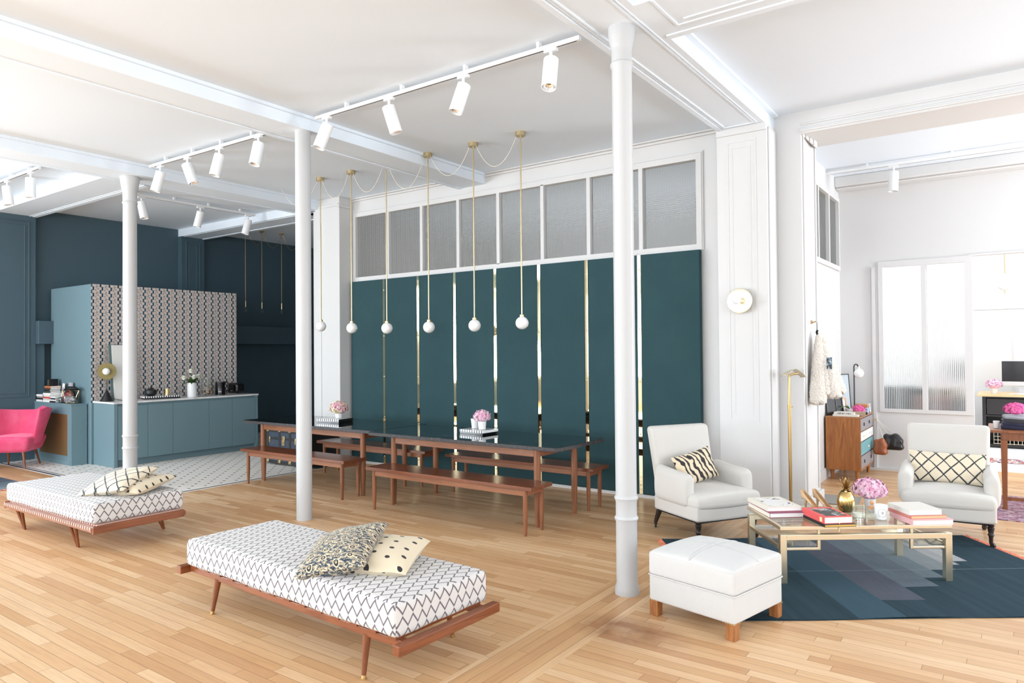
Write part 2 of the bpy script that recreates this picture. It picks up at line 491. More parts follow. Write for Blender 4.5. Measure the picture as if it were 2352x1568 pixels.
def dots_fabric():
    m = Mat('spotted_linen', rough=0.9, sheen=0.15)
    u, v, _ = m.xyz('UV')
    wob = m.noise(30, m.coord('UV'), 2) * 0.010
    def lay(u, v):
        cu = u.floor(); cv = v.floor()
        jx = (m.white(m.vec(cu, cv, 1.0)) - 0.5) * 0.22; jy = (m.white(m.vec(cu, cv, 2.0)) - 0.5) * 0.22
        dx = (u.frac() - 0.5 + jx); dy = (v.frac() - 0.5 + jy)
        return (dx * dx * 1.0 + dy * dy * 2.0).sqrt()
    d = lay(u / 0.092, v / 0.092 + (u / 0.092).floor() * 0.5)
    d = d + wob * 6.0
    n = m.noise(260, m.coord('UV'), 2)
    base = m.mix((n - 0.4) * 0.3, rgb(220, 205, 178), rgb(196, 180, 150))
    m.base(m.mix(d.lt(0.20), base, rgb(44, 40, 42))); m.bump(n, 0.15, 0.002); return m.m
M['dots'] = dots_fabric()
def berber():
    m = Mat('stitched_diamond_fabric', rough=0.9, sheen=0.15)
    u, v, _ = m.xyz('UV')
    wob = (m.noise(9, m.coord('UV'), 2) - 0.5) * 0.18
    a = (u / 0.125 + v / 0.125 * 0.92 + wob).frac(); b = (u / 0.125 - v / 0.125 * 0.92 + wob * 0.7).frac()
    jag = (u * 900.0).floor()
    teeth = ((u / 0.0085).floor() + (v / 0.0085).floor()).mod2() * 0.035
    la = (a - 0.5).abs().lt(teeth + 0.042); lb = (b - 0.5).abs().lt(teeth + 0.042)
    n = m.noise(260, m.coord('UV'), 2)
    base = m.mix((n - 0.4) * 0.3, rgb(222, 208, 184), rgb(198, 182, 156))
    m.base(m.mix(la.max(lb), base, rgb(38, 44, 50))); m.bump(n, 0.15, 0.002); return m.m
M['berber'] = berber()
def zebra():
    m = Mat('tiger_stripe_fabric', rough=0.9, sheen=0.15)
    u, v, _ = m.xyz('UV')
    w = m.noise(8.0, m.vec(u * 1.0, v * 0.8), 2, 0.55) * 2.6
    t = ((u / 0.058 + w + v * 4.0) * 2 * PI).sin()
    brk = (m.noise(9.0, m.vec(u * 1.5, v * 0.6, 3.0), 2) - 0.5) * 1.4
    m.base(m.mix((t + brk).gt(0.12), rgb(220, 203, 172), rgb(48, 42, 46))); m.bump(m.noise(260, m.coord('UV'), 2), 0.15, 0.002); return m.m
M['zebra'] = zebra()
def ikat():
    m = Mat('ikat_fabric', rough=0.9, sheen=0.15)
    u, v, _ = m.xyz('UV')
    nn = m.noise(1.0, m.vec(u * 34.0, v * 95.0), 3, 0.65, 0.5)
    fl = ((u / 0.085).frac() - 0.5); fr = ((v / 0.06 + (u / 0.085).floor() * 0.5).frac() - 0.5)
    d = (fl * fl + fr * fr).sqrt()
    ring = (d - 0.13).abs().lt(0.05); core = d.lt(0.04)
    c = m.ramp(nn, [(0.0, rgb(222, 205, 170)), (0.42, rgb(56, 52, 60)), (0.46, rgb(226, 210, 178)), (0.50, rgb(52, 48, 56)), (0.55, rgb(64, 96, 116)), (0.59, rgb(44, 40, 48))], 'CONSTANT')
    c = m.mix(d.lt(0.24) * 0.8, c, rgb(226, 210, 178)); c = m.mix(ring, c, rgb(50, 44, 48)); c = m.mix(core, c, rgb(50, 44, 48))
    m.base(c); return m.m
M['ikat'] = ikat()

def kilim():
    m = Mat('blue_kilim', rough=1.0, spec=0.1)
    x, y, z = m.xyz()   # local: x along BC (0..2.66), y across (0..1.86)
    st = m.noise(1.0, m.vec(x * 90.0, y * 5.0), 4, 0.7)
    st2 = m.noise(1.0, m.vec(x * 14.0, y * 0.8), 2, 0.6)
    c = m.mix(st2, rgb(38, 54, 63), rgb(58, 78, 88))
    # each band: x range, start y of the light part, tone
    bands = [(0.80, 1.10, 0.0, (66, 90, 104)), (1.10, 1.40, 0.31, (96, 98, 110)), (1.40, 1.65, 0.56, (112, 122, 132)), (1.65, 1.81, 0.75, (124, 136, 142)), (1.81, 2.00, 0.93, (146, 152, 154)), (2.0, 2.11, 1.05, (178, 178, 178)), (2.11, 2.23, 1.14, (190, 190, 190))]
    for a, b, y0, col in bands:
        mask = x.gt(a) * x.lt(b) * y.gt(y0)
        c = m.mix(mask * 0.78, c, rgb(*col))
    c = m.mix((st - 0.35) * 0.9, c, rgb(52, 68, 76))
    fold = ((y - 0.94).abs()).lt(0.006)
    c = m.mix(fold * 0.35, c, rgb(140, 150, 158))
    wr = m.noise(2.2, m.vec(x * 2.5, y * 0.9), 3, 0.5)
    m.base(c); m.bump(st * 0.25 + wr * 2.0, 0.35, 0.01); return m.m
M['kilim'] = kilim()
def persian(name, seed=0.0):
    m = Mat(name, rough=0.95)
    x, y, z = m.xyz()
    v = m.voronoi(14.0, m.vec(x * 1.0, y * 1.8, seed), 'F1', 'Distance')
    n = m.noise(1.0, m.vec(x * 9.0, y * 34.0, seed), 3, 0.6)
    c = m.ramp(n, [(0.30, rgb(196, 178, 186)), (0.44, rgb(178, 96, 110)), (0.5, rgb(92, 74, 110)), (0.56, rgb(206, 186, 190)), (0.64, rgb(196, 98, 96))], 'CONSTANT')
    c = m.mix(v.lt(0.22) * 0.7, c, rgb(58, 56, 92)); m.base(c); return m.m
M['persian'] = persian('faded_persian_rug'); 
def shag():
    m = Mat('multicolour_rug', rough=1.0); n = m.noise(9.0, None, 3, 0.6)
    m.base(m.ramp(n, [(0.35, rgb(230, 214, 196)), (0.45, rgb(52, 58, 108)), (0.52, rgb(232, 128, 84)), (0.58, rgb(40, 44, 84)), (0.64, rgb(226, 214, 200))], 'CONSTANT')); return m.m
M['shag'] = shag()
M['fringe'] = plain('coral_fringe', (228, 134, 108), 0.9)
def sherpa():
    m = Mat('cream_sheepskin', rgb(238, 228, 214), 1.0, sheen=0.4)
    n = m.noise(55, None, 4, 0.7); m.base(m.mix((n - 0.3) * 0.8, rgb(244, 236, 226), rgb(214, 198, 182))); m.bump(n, 0.9, 0.02); return m.m
M['sherpa'] = sherpa()
M['petal_pink'] = (lambda m: (m.base(m.mix((m.noise(24, None, 2) - 0.35) * 2.2, rgb(246, 214, 226), rgb(220, 128, 172))), m.m)[1])(Mat('pale_pink_petal', rough=0.7, sss=0.1))
M['petal_mixed'] = (lambda m: (m.base(m.ramp(m.noise(14, None, 2), [(0.35, rgb(222, 214, 168)), (0.5, rgb(240, 208, 204)), (0.6, rgb(214, 130, 160)), (0.7, rgb(236, 216, 206))])), m.m)[1])(Mat('green_pink_petal', rough=0.7))
M['petal_hot'] = (lambda m: (m.base(m.mix((m.noise(24, None, 2) - 0.35) * 2.2, rgb(240, 120, 178), rgb(206, 46, 128))), m.m)[1])(Mat('hot_pink_petal', rough=0.7))
M['petal_white'] = plain('white_petal', (240, 240, 226), 0.7)
M['leaf'] = plain('green_leaf', (66, 98, 48), 0.5)
M['leaf_pale'] = plain('pale_green_leaf', (120, 146, 96), 0.5)
# ================================================================== STRUCTURE
CZ = 4.07      # ceiling
BZ = 3.93      # underside of the beams
def wall(name, boxes, mat, **kw):
    mb = MB()
    for b in boxes: mb.box(*b)
    return struct(mb.build(name, mat, smooth=False, **kw))

# floors
fm = MB(); fm.box(-8.23, 4.5, -5.1, 11.6, -0.06, 0.0); fm.box(-13.6, -8.23, -5.1, 4.26, -0.06, 0.0)
struct(fm.build('floor', M['oak'], smooth=False))
fm = MB(); fm.box(-13.6, -8.23, 4.26, 14.2, -0.06, 0.0)
struct(fm.build('floor_tiled', M['tile'], smooth=False))
fm = MB(); fm.box(-3.2, 4.5, 11.6, 15.6, -0.06, 0.004)
struct(fm.build('floor_far_room', plain('white_floor_paint', (238, 240, 240), 0.35), smooth=False))
# ceiling
cm = MB(); cm.box(-13.6, 4.5, -5.1, 15.6, CZ, CZ + 0.1)
struct(cm.build('ceiling', M['ceil'], smooth=False))

# street wall (behind the viewer) with its window openings
zz0, zz1 = 0.8, 3.6
bx = [(-13.6, 4.5, SY - 0.2, SY, -0.05, zz0), (-13.6, 4.5, SY - 0.2, SY, zz1, CZ)]
edges = [-13.6]
for x in WIN_X: edges += [x - 0.95, x + 0.95]
edges.append(4.5)
for a, b in zip(edges[0::2], edges[1::2]): bx.append((a, b, SY - 0.2, SY, zz0, zz1))
wall('wall_street', bx, M['white'])
nwin = 0
def window_frame(c, along, axis_x, half):
    """frame and glazing bars of one tall window; the room side is +off"""
    global nwin; nwin += 1; mb = MB()
    def bb(a0, a1, d0, d1, z0, z1):
        if axis_x: mb.box(c[0] + a0, c[0] + a1, c[1] + min(d0 * along, d1 * along), c[1] + max(d0 * along, d1 * along), z0, z1)
        else: mb.box(c[0] + min(d0 * along, d1 * along), c[0] + max(d0 * along, d1 * along), c[1] + a0, c[1] + a1, z0, z1)
    for a0 in (-half, -0.03, half - 0.06): bb(a0, a0 + 0.06, 0.03, 0.09, 0.8, 3.6)
    for z in (0.8, 3.54): bb(-half, half, 0.03, 0.09, z, z + 0.06)
    for z in (1.7, 2.65): bb(-half, half, 0.035, 0.08, z, z + 0.035)
    struct(mb.build('window_%d' % nwin, M['white'], smooth=False))
for x in WIN_X: window_frame((x, SY), 1, True, 0.95)
# right hand wall with its openings
bx = []; ys = [SY - 0.2, 0.6, 2.4, 3.7, 5.5, 8.5, 10.3, 15.7]
for a, b in zip(ys[0::2], ys[1::2]): bx.append((4.45, 4.6, a, b, -0.05, CZ))
for a, b in ((0.6, 2.4), (3.7, 5.5), (8.5, 10.3)): bx += [(4.45, 4.6, a, b, -0.05, 0.8), (4.45, 4.6, a, b, 3.6, CZ)]
wall('wall_right', bx, M['white'])
for y in (1.5, 4.6, 9.4): window_frame((4.45, y), -1, False, 0.9)
for y in LWIN: window_frame((-13.1, y), 1, False, 0.8)

# beams
def beam(name, x0, x1, y0, y1, mat=M['ceil'], mould=(), z0=BZ):
    mb = MB(); mb.box(x0, x1, y0, y1, z0, CZ + 0.01)
    for b in mould: mb.box(*b)
    return struct(mb.build(name, mat, smooth=False))
# beam over the near column (runs to the panelled pier), edged with mouldings
xa, xb = -2.465, -2.01
beam('trim_1', xa, xb, -4.9, 7.5, mould=[(xa - 0.02, xa + 0.03, -4.9, 7.15, BZ - 0.012, BZ + 0.03), (xa + 0.05, xa + 0.062, -4.9, 7.10, BZ - 0.008, BZ), (xa + 0.07, xa + 0.085, -4.9, 7.08, BZ - 0.010, BZ), (xb - 0.09, xb - 0.075, -4.9, 7.08, BZ - 0.008, BZ), (xb - 0.065, xb - 0.055, -4.9, 7.08, BZ - 0.006, BZ),
        (xa - 0.06, xa, -4.9, 7.5, CZ - 0.03, CZ), (xb, xb + 0.05, -4.9, 7.45, CZ - 0.022, CZ), (xa + 0.07, xb - 0.07, 7.06, 7.08, BZ - 0.008, BZ)])
beam('trim_2', -6.23, -5.80, -4.9, 7.5, mould=[(-6.25, -6.2, -4.9, 7.5, BZ - 0.01, BZ + 0.02), (-5.8, -5.77, -4.9, 7.5, CZ - 0.03, CZ)])
beam('trim_3', -9.38, -8.93, -4.9, 7.5, mould=[(-9.40, -9.36, -4.9, 7.5, BZ - 0.01, BZ + 0.02), (-8.93, -8.90, -4.9, 7.5, CZ - 0.03, CZ)])
# cross beams: one to the right of the near column, two over the kitchen
beam('trim_4', xb, 4.5, 4.2, 4.76, mould=[(xb, 4.5, 4.73, 4.79, BZ - 0.01, BZ + 0.05), (xb + 0.12, 4.5, 4.62, 4.635, BZ - 0.008, BZ), (xb + 0.12, xb + 0.135, 4.2, 4.62, BZ - 0.008, BZ), (xb + 0.2, 4.5, 4.55, 4.56, BZ - 0.008, BZ)])
beam('trim_5', -13.1, -9.38, 4.25, 4.80, mould=[(-13.1, -9.38, 4.76, 4.83, BZ - 0.01, BZ + 0.02), (-13.1, -9.38, 4.72, 4.735, BZ - 0.006, BZ)])
beam('trim_6', -13.1, -8.9, 7.28, 7.74, mould=[(-13.1, -8.9, 7.70, 7.77, BZ - 0.01, BZ + 0.02), (-13.1, -8.9, 7.32, 7.335, BZ - 0.006, BZ)])

# the long back wall with the glazed transom
GX0, GX1 = -8.325, -2.85
wall('wall_back', [(-8.42, -2.0, 7.5, 7.62, -0.05, 2.80), (-8.42, -2.0, 7.5, 7.62, 3.80, CZ), (-8.42, GX0 - 0.04, 7.5, 7.62, 2.8, 3.8), (GX1 + 0.04, -2.0, 7.5, 7.62, 2.8, 3.8)], M['white'])
mb = MB(); y0, y1 = 7.47, 7.56
mb.box(GX0 - 0.05, GX1 + 0.06, y0, y1, 2.775, 2.838); mb.box(GX0 - 0.05, GX1 + 0.06, y0, y1, 3.772, 3.84)
mb.box(GX0 - 0.05, GX0, y0, y1, 2.8, 3.8); mb.box(GX1, GX1 + 0.06, y0, y1, 2.8, 3.8)
mull = [-7.625, -6.945, -6.26, -5.57, -4.872, -4.203, -3.514]
for x in mull: mb.box(x - 0.024, x + 0.024, y0, y1 - 0.01, 2.83, 3.78)
mb.box(GX1 + 0.06, GX1 + 0.075, 7.48, 7.5, 2.77, 3.86); mb.box(GX0 - 0.06, GX1 + 0.075, 7.48, 7.5, 3.845, 3.86)
struct(mb.build('window_frame_transom', M['white'], smooth=False)).name = 'window_20'
w10 = bpy.data.objects['window_20']
xs = [GX0] + mull + [GX1]
for a, b in zip(xs[:-1], xs[1:]):
    mb = MB(); mb.box(a, b, 7.515, 7.523, 2.83, 3.78)
    mb.build('pane', M['reeded'], w10, smooth=False)
# ceiling cornice of the dining bay
for nm, (a, b) in (('trim_7', (-5.8, -2.465)), ('trim_8', (-8.42, -6.23))):
    mb = MB(); mb.M = Matrix()
    mb.box(a, b, 7.44, 7.5, CZ - 0.02, CZ); mb.box(a, b, 7.47, 7.5, CZ - 0.05, CZ - 0.02)
    struct(mb.build(nm, M['white'], smooth=False, bevel=0.008))
mb = MB(); mb.box(-8.40, -2.55, 7.40, 7.5, 0, 0.035)
struct(mb.build('baseboard_back', M['white'], smooth=False))

# panelled pier beside the fabric wall
mb = MB(); mb.box(-2.50, -2.0, 7.15, 7.5, -0.02, BZ)
for x0, x1, z0, z1, w, d in ((-2.40, -2.10, 0.95, 3.80, 0.020, 0.004), (-2.345, -2.155, 1.02, 3.73, 0.010, 0.003)):
    for b in ((x0, x1, z0, z0 + w), (x0, x1, z1 - w, z1), (x0, x0 + w, z0, z1), (x1 - w, x1, z0, z1)): mb.box(b[0], b[1], 7.15 - d, 7.151, b[2], b[3])
mb.box(-2.50, -2.0, 7.13, 7.15, 3.86, 3.93)
struct(mb.build('trim_9', M['white'], smooth=False))
# pier wall and the wide cased opening to the back room
wall('wall_partition', [(-2.06, -1.75, 7.47, 8.12, -0.05, CZ), (-1.75, 4.5, 7.47, 8.12, 3.90, CZ)], M['white'])
mb = MB()
for z0, z1, d in ((3.84, 3.90, 0.02), (3.93, 3.95, 0.012), (3.86, 3.88, 0.035)): mb.box(-1.75, 4.5, 7.47 - d, 7.47, z0, z1)
for y0, y1 in ((7.53, 7.56), (8.03, 8.06)): mb.box(-1.75, -1.735, y0, y1, 0.2, 3.85)
mb.box(-1.75, 4.5, 7.47, 8.12, 3.86, 3.90)
for k in range(4): mb.box(-1.75 + 0.015 * k, -1.735 + 0.015 * k, 7.50 + 0.1 * k, 8.1 - 0.06 * k, 3.84 - 0.015 * k, 3.86)
mb.box(-2.0, -1.985, 7.20, 7.44, 0.0, 3.9)
struct(mb.build('trim_10', M['white'], smooth=False, bevel=0.004, segs=1))
mb = MB()
mb.box(-2.0, -1.70, 7.43, 7.47, 0, 0.17); mb.box(-1.75, -1.715, 7.43, 8.15, 0, 0.17); mb.box(-2.0, -1.97, 7.15, 7.45, 0, 0.17); mb.box(-2.52, -1.97, 7.12, 7.16, 0, 0.17)
struct(mb.build('baseboard_pier', M['white'], smooth=False, bevel=0.006))
# pier at the kitchen end of the fabric wall
mb = MB(); mb.box(-8.99, -8.42, 7.23, 7.62, -0.02, CZ); mb.box(-9.12, -8.99, 7.30, 7.62, -0.02, CZ)
mb.box(-8.90, -8.43, 7.215, 7.23, CZ - 0.14, CZ - 0.1); mb.box(-8.86, -8.84, 7.22, 7.23, 0.3, 3.7)
mb.box(-8.44, -8.40, 7.21, 7.5, CZ - 0.16, CZ - 0.12)
struct(mb.build('trim_11', M['white'], smooth=False, bevel=0.004, segs=1))

# corridor behind the transom, side wall of the back room with its own transom
SX = -2.05
wall('wall_corridor', [(-9.12, SX, 11.0, 11.1, -0.05, CZ), (-9.12, -9.0, 7.62, 11.0, -0.05, CZ)], M['white'])
wall('wall_side', [(SX - 0.1, SX, 8.12, 15.6, -0.05, 2.80), (SX - 0.1, SX, 8.12, 15.6, 3.76, CZ), (SX - 0.1, SX, 8.12, 8.3, 2.8, 3.76), (SX - 0.1, SX, 10.78, 15.6, 2.8, 3.76)], M['white'])
mb = MB()
ys = [8.3, 8.9, 9.50, 10.12, 10.76]
for y in ys: mb.box(SX - 0.06, SX + 0.03, y - 0.025, y + 0.025, 2.8, 3.77)
mb.box(SX - 0.06, SX + 0.03, 8.28, 10.79, 2.77, 2.83); mb.box(SX - 0.06, SX + 0.03, 8.28, 10.79, 3.735, 3.79)
w11 = struct(mb.build('window_21', M['white'], smooth=False))
for a, b in zip(ys[:-1], ys[1:]):
    mb = MB(); mb.box(SX - 0.02, SX - 0.012, a, b, 2.83, 3.735); mb.build('pane', M['reeded'], w11, smooth=False)
mb = MB(); mb.box(SX, SX + 0.02, 8.12, 10.9, 0, 0.14); mb.box(SX, -0.5, 10.86, 10.9, 0, 0.03); mb.box(-1.64, -1.60, 10.87, 10.9, 0, 2.8)
struct(mb.build('baseboard_side', M['white'], smooth=False))
# partition with two tall glazed lights and an opening into the far room
BY = 10.9
wall('wall_far_partition', [(-2.15, -0.47, BY, BY + 0.1, -0.05, 0.83), (-2.15, -1.53, BY, BY + 0.1, 0.83, 2.8), (-0.53, -0.47, BY, BY + 0.1, 0.83, 2.8), (-2.15, -0.47, BY, BY + 0.1, 2.80, CZ), (-0.47, 4.5, BY, BY + 0.1, 2.88, CZ), (3.2, 4.5, BY, BY + 0.1, -0.05, 2.9)], M['white'])
mb = MB()
mb.box(-1.56, -0.47, BY - 0.02, BY + 0.02, 2.79, 2.87); mb.box(-1.56, -1.505, BY - 0.02, BY + 0.02, 0.80, 2.79); mb.box(-1.045, -0.99, BY - 0.02, BY + 0.06, 0.84, 2.79); mb.box(-0.555, -0.47, BY - 0.02, BY + 0.02, 0.8, 2.79); mb.box(-1.53, -0.5, BY - 0.02, BY + 0.02, 0.80, 0.845)
mb.box(-0.5, 3.2, BY - 0.02, BY + 0.1, 2.865, 2.885)
w12 = struct(mb.build('window_22', M['white'], smooth=False))
for a, b in ((-1.505, -1.045), (-0.99, -0.555)):
    mb = MB(); mb.box(a, b, BY + 0.03, BY + 0.038, 0.845, 2.79); mb.build('pane', M['reeded'], w12, smooth=False)
# cornice of the middle room
mb = MB(); mb.box(-2.05, 4.5, BY - 0.28, BY, CZ - 0.14, CZ); mb.box(-2.05, 4.5, BY - 0.22, BY, CZ - 0.17, CZ - 0.14)
struct(mb.build('trim_12', M['white'], smooth=False, bevel=0.02, segs=3))
# far room
bright = M['white']
wall('wall_far', [(-3.2, 4.5, 15.4, 15.6, -0.05, CZ), (-3.2, -3.1, 11.0, 15.4, -0.05, CZ)], bright)
mb = MB()
for x in (-1.6, -0.08, 1.5): mb.box(x, x + 0.008, 15.385, 15.4, 0.4, 2.36)
mb.box(-3.1, 4.4, 15.385, 15.4, 2.36, 2.368)
struct(mb.build('trim_13', plain('panel_joint', (214, 214, 214), 0.6), smooth=False))

# kitchen end: blue walls, pilasters, soffit
wall('wall_left', [(-13.3, -13.1, 0.9, 14.2, -0.05, CZ), (-13.3, -13.1, SY - 0.1, LWIN[0] - 0.8, -0.05, CZ), (-13.3, -13.1, LWIN[0] + 0.8, LWIN[1] - 0.8, -0.05, CZ), (-13.3, -13.1, LWIN[1] + 0.8, LWIN[2] - 0.8, -0.05, CZ), (-13.3, -13.1, LWIN[0] - 0.8, 0.9, -0.05, 0.8), (-13.3, -13.1, LWIN[0] - 0.8, 0.9, 3.6, CZ), (-13.1, -8.9, 14.0, 14.2, -0.05, CZ), (-9.12, -9.0, 7.62, 14.0, -0.05, CZ)], M['blue_shaded'])
def pilaster(name, y0, y1):
    mb = MB(); mb.box(-13.1, -12.97, y0, y1, -0.02, BZ)
    for w, d in ((0.09, 0.012), (0.15, 0.007)):
        a, b = y0 + w, y1 - w
        for q in ((a, a + 0.016, 0.92 + w, BZ - w), (b - 0.016, b, 0.92 + w, BZ - w), (a, b, 0.92 + w, 0.936 + w), (a, b, BZ - w - 0.016, BZ - w)): mb.box(-12.971, -12.97 + d, q[0], q[1], q[2], q[3])
    mb.box(-12.97, -12.955, y0, y1, 0, 0.14)
    return struct(mb.build(name, M['blue_shaded'], smooth=False, bevel=0.003, segs=1))
pilaster('trim_14', 4.0, 4.81); pilaster('trim_15', 7.27, 7.74); 
mb = MB(); mb.box(-13.1, -12.86, 4.81, 5.2, 1.86, 2.235); mb.box(-13.1, -12.8, 7.74, 14.0, 1.87, 2.23); mb.box(-13.1, -13.0, 4.81, 4.95, 0.9, 1.9)
struct(mb.build('trim_16', M['blue_shaded'], smooth=False, bevel=0.004, segs=1))
# the papered block
mb = MB(); mb.box(-12.96, -11.54, 5.03, 7.50, 0, 2.765)
struct(mb.build('wall_kitchen_block', M['cabblue'], smooth=False, bevel=0.003, segs=1))
mb = MB(); mb.box(-11.5402, -11.535, 5.029, 7.501, 0.94, 2.766)
struct(mb.build('wall_papered', M['wallpaper'], smooth=False))
# ================================================================== COLUMNS
def column(x, y, prof, label):
    t = thing('column', (x, y, 0), 0, label, 'column', 'cast iron columns')
    shaft, cap = prof
    MB().lathe(shaft, n=40).build('shaft', M['col_white'], t)
    if cap: MB().lathe(cap, n=40).build('capital', M['col_white'], t)
    return t
def ring(z, r, w=0.014, o=0.010): return [(r, z - w - 0.008), (r + o * 0.7, z - w * 0.6), (r + o, z), (r + o * 0.7, z + w * 0.6), (r, z + w + 0.004)]
r = 0.0725
column(-2.22, 4.44, ([(0.083, 0), (0.083, 0.02), (0.082, 0.045), (r, 0.075)] + ring(0.52, r) + ring(0.66, r) + [(r, 1.5), (0.070, 3.64), (0.079, 3.655), (0.080, 3.675), (0.071, 3.685)],
        [(0.071, 3.685), (0.071, 3.76), (0.074, 3.79), (0.080, 3.80), (0.080, 3.81), (0.084, 3.82), (0.084, 3.83), (0.088, 3.84), (0.094, 3.915), (0.092, 3.93)]), 'white column nearest the camera, with base ring, beside the white footstool')
column(-5.88, 4.58, ([(0.077, 0), (0.077, 3.93)], None), 'plain smooth white column rising behind the foreground daybed')
r = 0.084
column(-9.15, 4.45, ([(0.10, 0), (0.098, 0.05), (r, 0.075)] + ring(0.50, r) + ring(0.65, r) + [(r, 1.5), (r - 0.003, 3.58), (r + 0.008, 3.60), (r - 0.002, 3.62)],
        [(r - 0.002, 3.62), (r, 3.74), (r + 0.008, 3.76), (r + 0.010, 3.775), (r + 0.014, 3.79), (r + 0.034, 3.925), (r + 0.03, 3.93)]), 'white column with flared capital in front of the kitchen counter')

# ================================================================== TRACK LIGHTS
def track(p0, p1, label, clips=4, sd=1):
    L = (Vector(p1) - Vector(p0)).length; a = math.atan2(p1[1] - p0[1], p1[0] - p0[0])
    t = thing('ceiling_track', p0, a, label, 'track', 'ceiling light tracks')
    mb = MB(); mb.box(0, L, -0.017, 0.017, -0.005, 0.027); mb.build('rail', M['white_metal'], t, smooth=False)
    mb = MB(); mb.box(0.03, L - 0.03, -0.005, 0.005, -0.0058, -0.002); mb.build('conductor_slot', M['black'], t, smooth=False)
    for k in range(clips):
        x = L * (k + 0.5) / clips; MB().box(x - 0.012, x + 0.012, -0.02, 0.02, 0.025, 0.07).build('ceiling_clip', M['white_metal'], t, smooth=False)
    MB().box(-0.09, 0.0, -0.012, 0.012, 0.0, 0.027).build('power_feed', M['white_metal'], t, smooth=False)
    return t
track((-5.56, 4.56, 4.0), (-2.62, 4.56, 4.0), 'long white ceiling track from beam to near column, carrying four spotlights')
track((-8.66, 4.50, 4.0), (-6.40, 4.55, 4.0), 'white ceiling track between left and middle columns with four spotlights')
track((-12.2, 3.69, 4.0), (-9.85, 3.69, 4.0), 'white ceiling track at the left edge of the photo with two spotlights')
track((-10.45, 4.9, 4.0), (-10.45, 7.15, 4.0), 'white ceiling track running over the kitchen counter with three spotlights')
track((-2.02, 10.1, 4.0), (3.6, 10.1, 4.0), 'long thin ceiling track in the back room with one spotlight', 6)
def spot_proto():
    t = thing('spotlight', (0, 0, 0), 0, 'x', 'spotlight')
    mb = MB(); mb.box(-0.055, 0.055, -0.018, 0.018, -0.03, -0.004); mb.build('adapter', M['white_metal'], t, smooth=False)
    return t
HR = Vector((0.813, 0.582, 0)); HF = Vector((-0.582, 0.813, 0))
def spotlight(x, y, a, b, label, rz=0.0, ln=0.25, rad=0.058, group='white spotlights'):
    t = thing('spotlight', (x, y, 3.998), rz, label, 'spotlight', group)
    mb = MB(); mb.box(-0.055, 0.055, -0.017, 0.017, -0.028, -0.004); mb.build('adapter', M['white_metal'], t, smooth=False)
    ax = (Vector((0, 0, -1)) + HR * a - HF * b).normalized()
    ax = Matrix.Rotation(-rz, 3, 'Z') @ ax
    side = ax.cross(Vector((0, 0, 1)))
    top = Vector((0, 0, -0.11)) - ax * 0.03
    mb = MB(); mb.cyl((0, 0, -0.028), (0, 0, -0.105), 0.012, n=12); mb.build('stem', M['white_metal'], t)
    off = Vector((ax.x, ax.y, 0)); off = off.normalized() * -0.0 if off.length > 1e-4 else off
    c0 = top + ax * 0.0
    mb = MB()
    mb.lathe([(0.002, 0), (rad - 0.004, 0), (rad, 0.004), (rad, ln), (rad - 0.004, ln + 0.001), (rad - 0.005, ln - 0.02), (rad - 0.008, ln - 0.035)], c0, 32, True, False, axis=ax)
    h = mb.build('housing', M['white_metal'], t)
    mb = MB(); mb.lathe([(rad - 0.008, ln - 0.02), (rad * 0.62, ln - 0.045), (0.012, ln - 0.06)], c0, 24, False, True, axis=ax); rf = mb.build('reflector', M['chrome'], t)
    mb = MB(); mb.lathe([(0.014, ln - 0.058), (0.016, ln - 0.035), (0.006, ln - 0.03)], c0, 12, True, True, axis=ax); mb.build('bulb', M['brass_aged'], rf)
    return t
for (x, a, b, s) in ((-5.486, -0.36, 0.12, 'nearest the middle column'), (-4.625, 0.30, -0.05, 'second from the left, leaning the other way'), (-3.748, -0.32, 0.10, 'third from the left'), (-2.879, -0.10, 0.25, 'nearest the near column')):
    spotlight(x, 4.56, a, b, 'white spotlight on the longest track, ' + s)
for (x, a, b, s) in ((-8.54, -0.28, 0.05, 'leftmost, closest to the left column'), (-7.93, 0.38, 0.05, 'second from left, tilted to the right'), (-7.27, -0.22, 0.10, 'third from left'), (-6.54, -0.14, 0.2, 'rightmost, closest to the middle column')):
    spotlight(x, 4.52, a, b, 'white spotlight on track between two far columns, ' + s)
spotlight(-10.86, 3.69, 0.12, 0.0, 'white spotlight cut close to the left edge of the photo')
spotlight(-10.11, 3.69, 0.0, 0.0, 'upright white spotlight at the end of the leftmost track')
for (y, a, s) in ((5.25, 0.22, 'nearest the left column'), (6.17, -0.24, 'in the middle'), (7.02, -0.24, 'farthest from the left column')):
    spotlight(-10.45, y, a, 0.05, 'small white spotlight on the track over the kitchen, ' + s, rz=PI / 2)
spotlight(-1.25, 10.1, -0.05, 0.0, 'single white spotlight on the track in the back room')

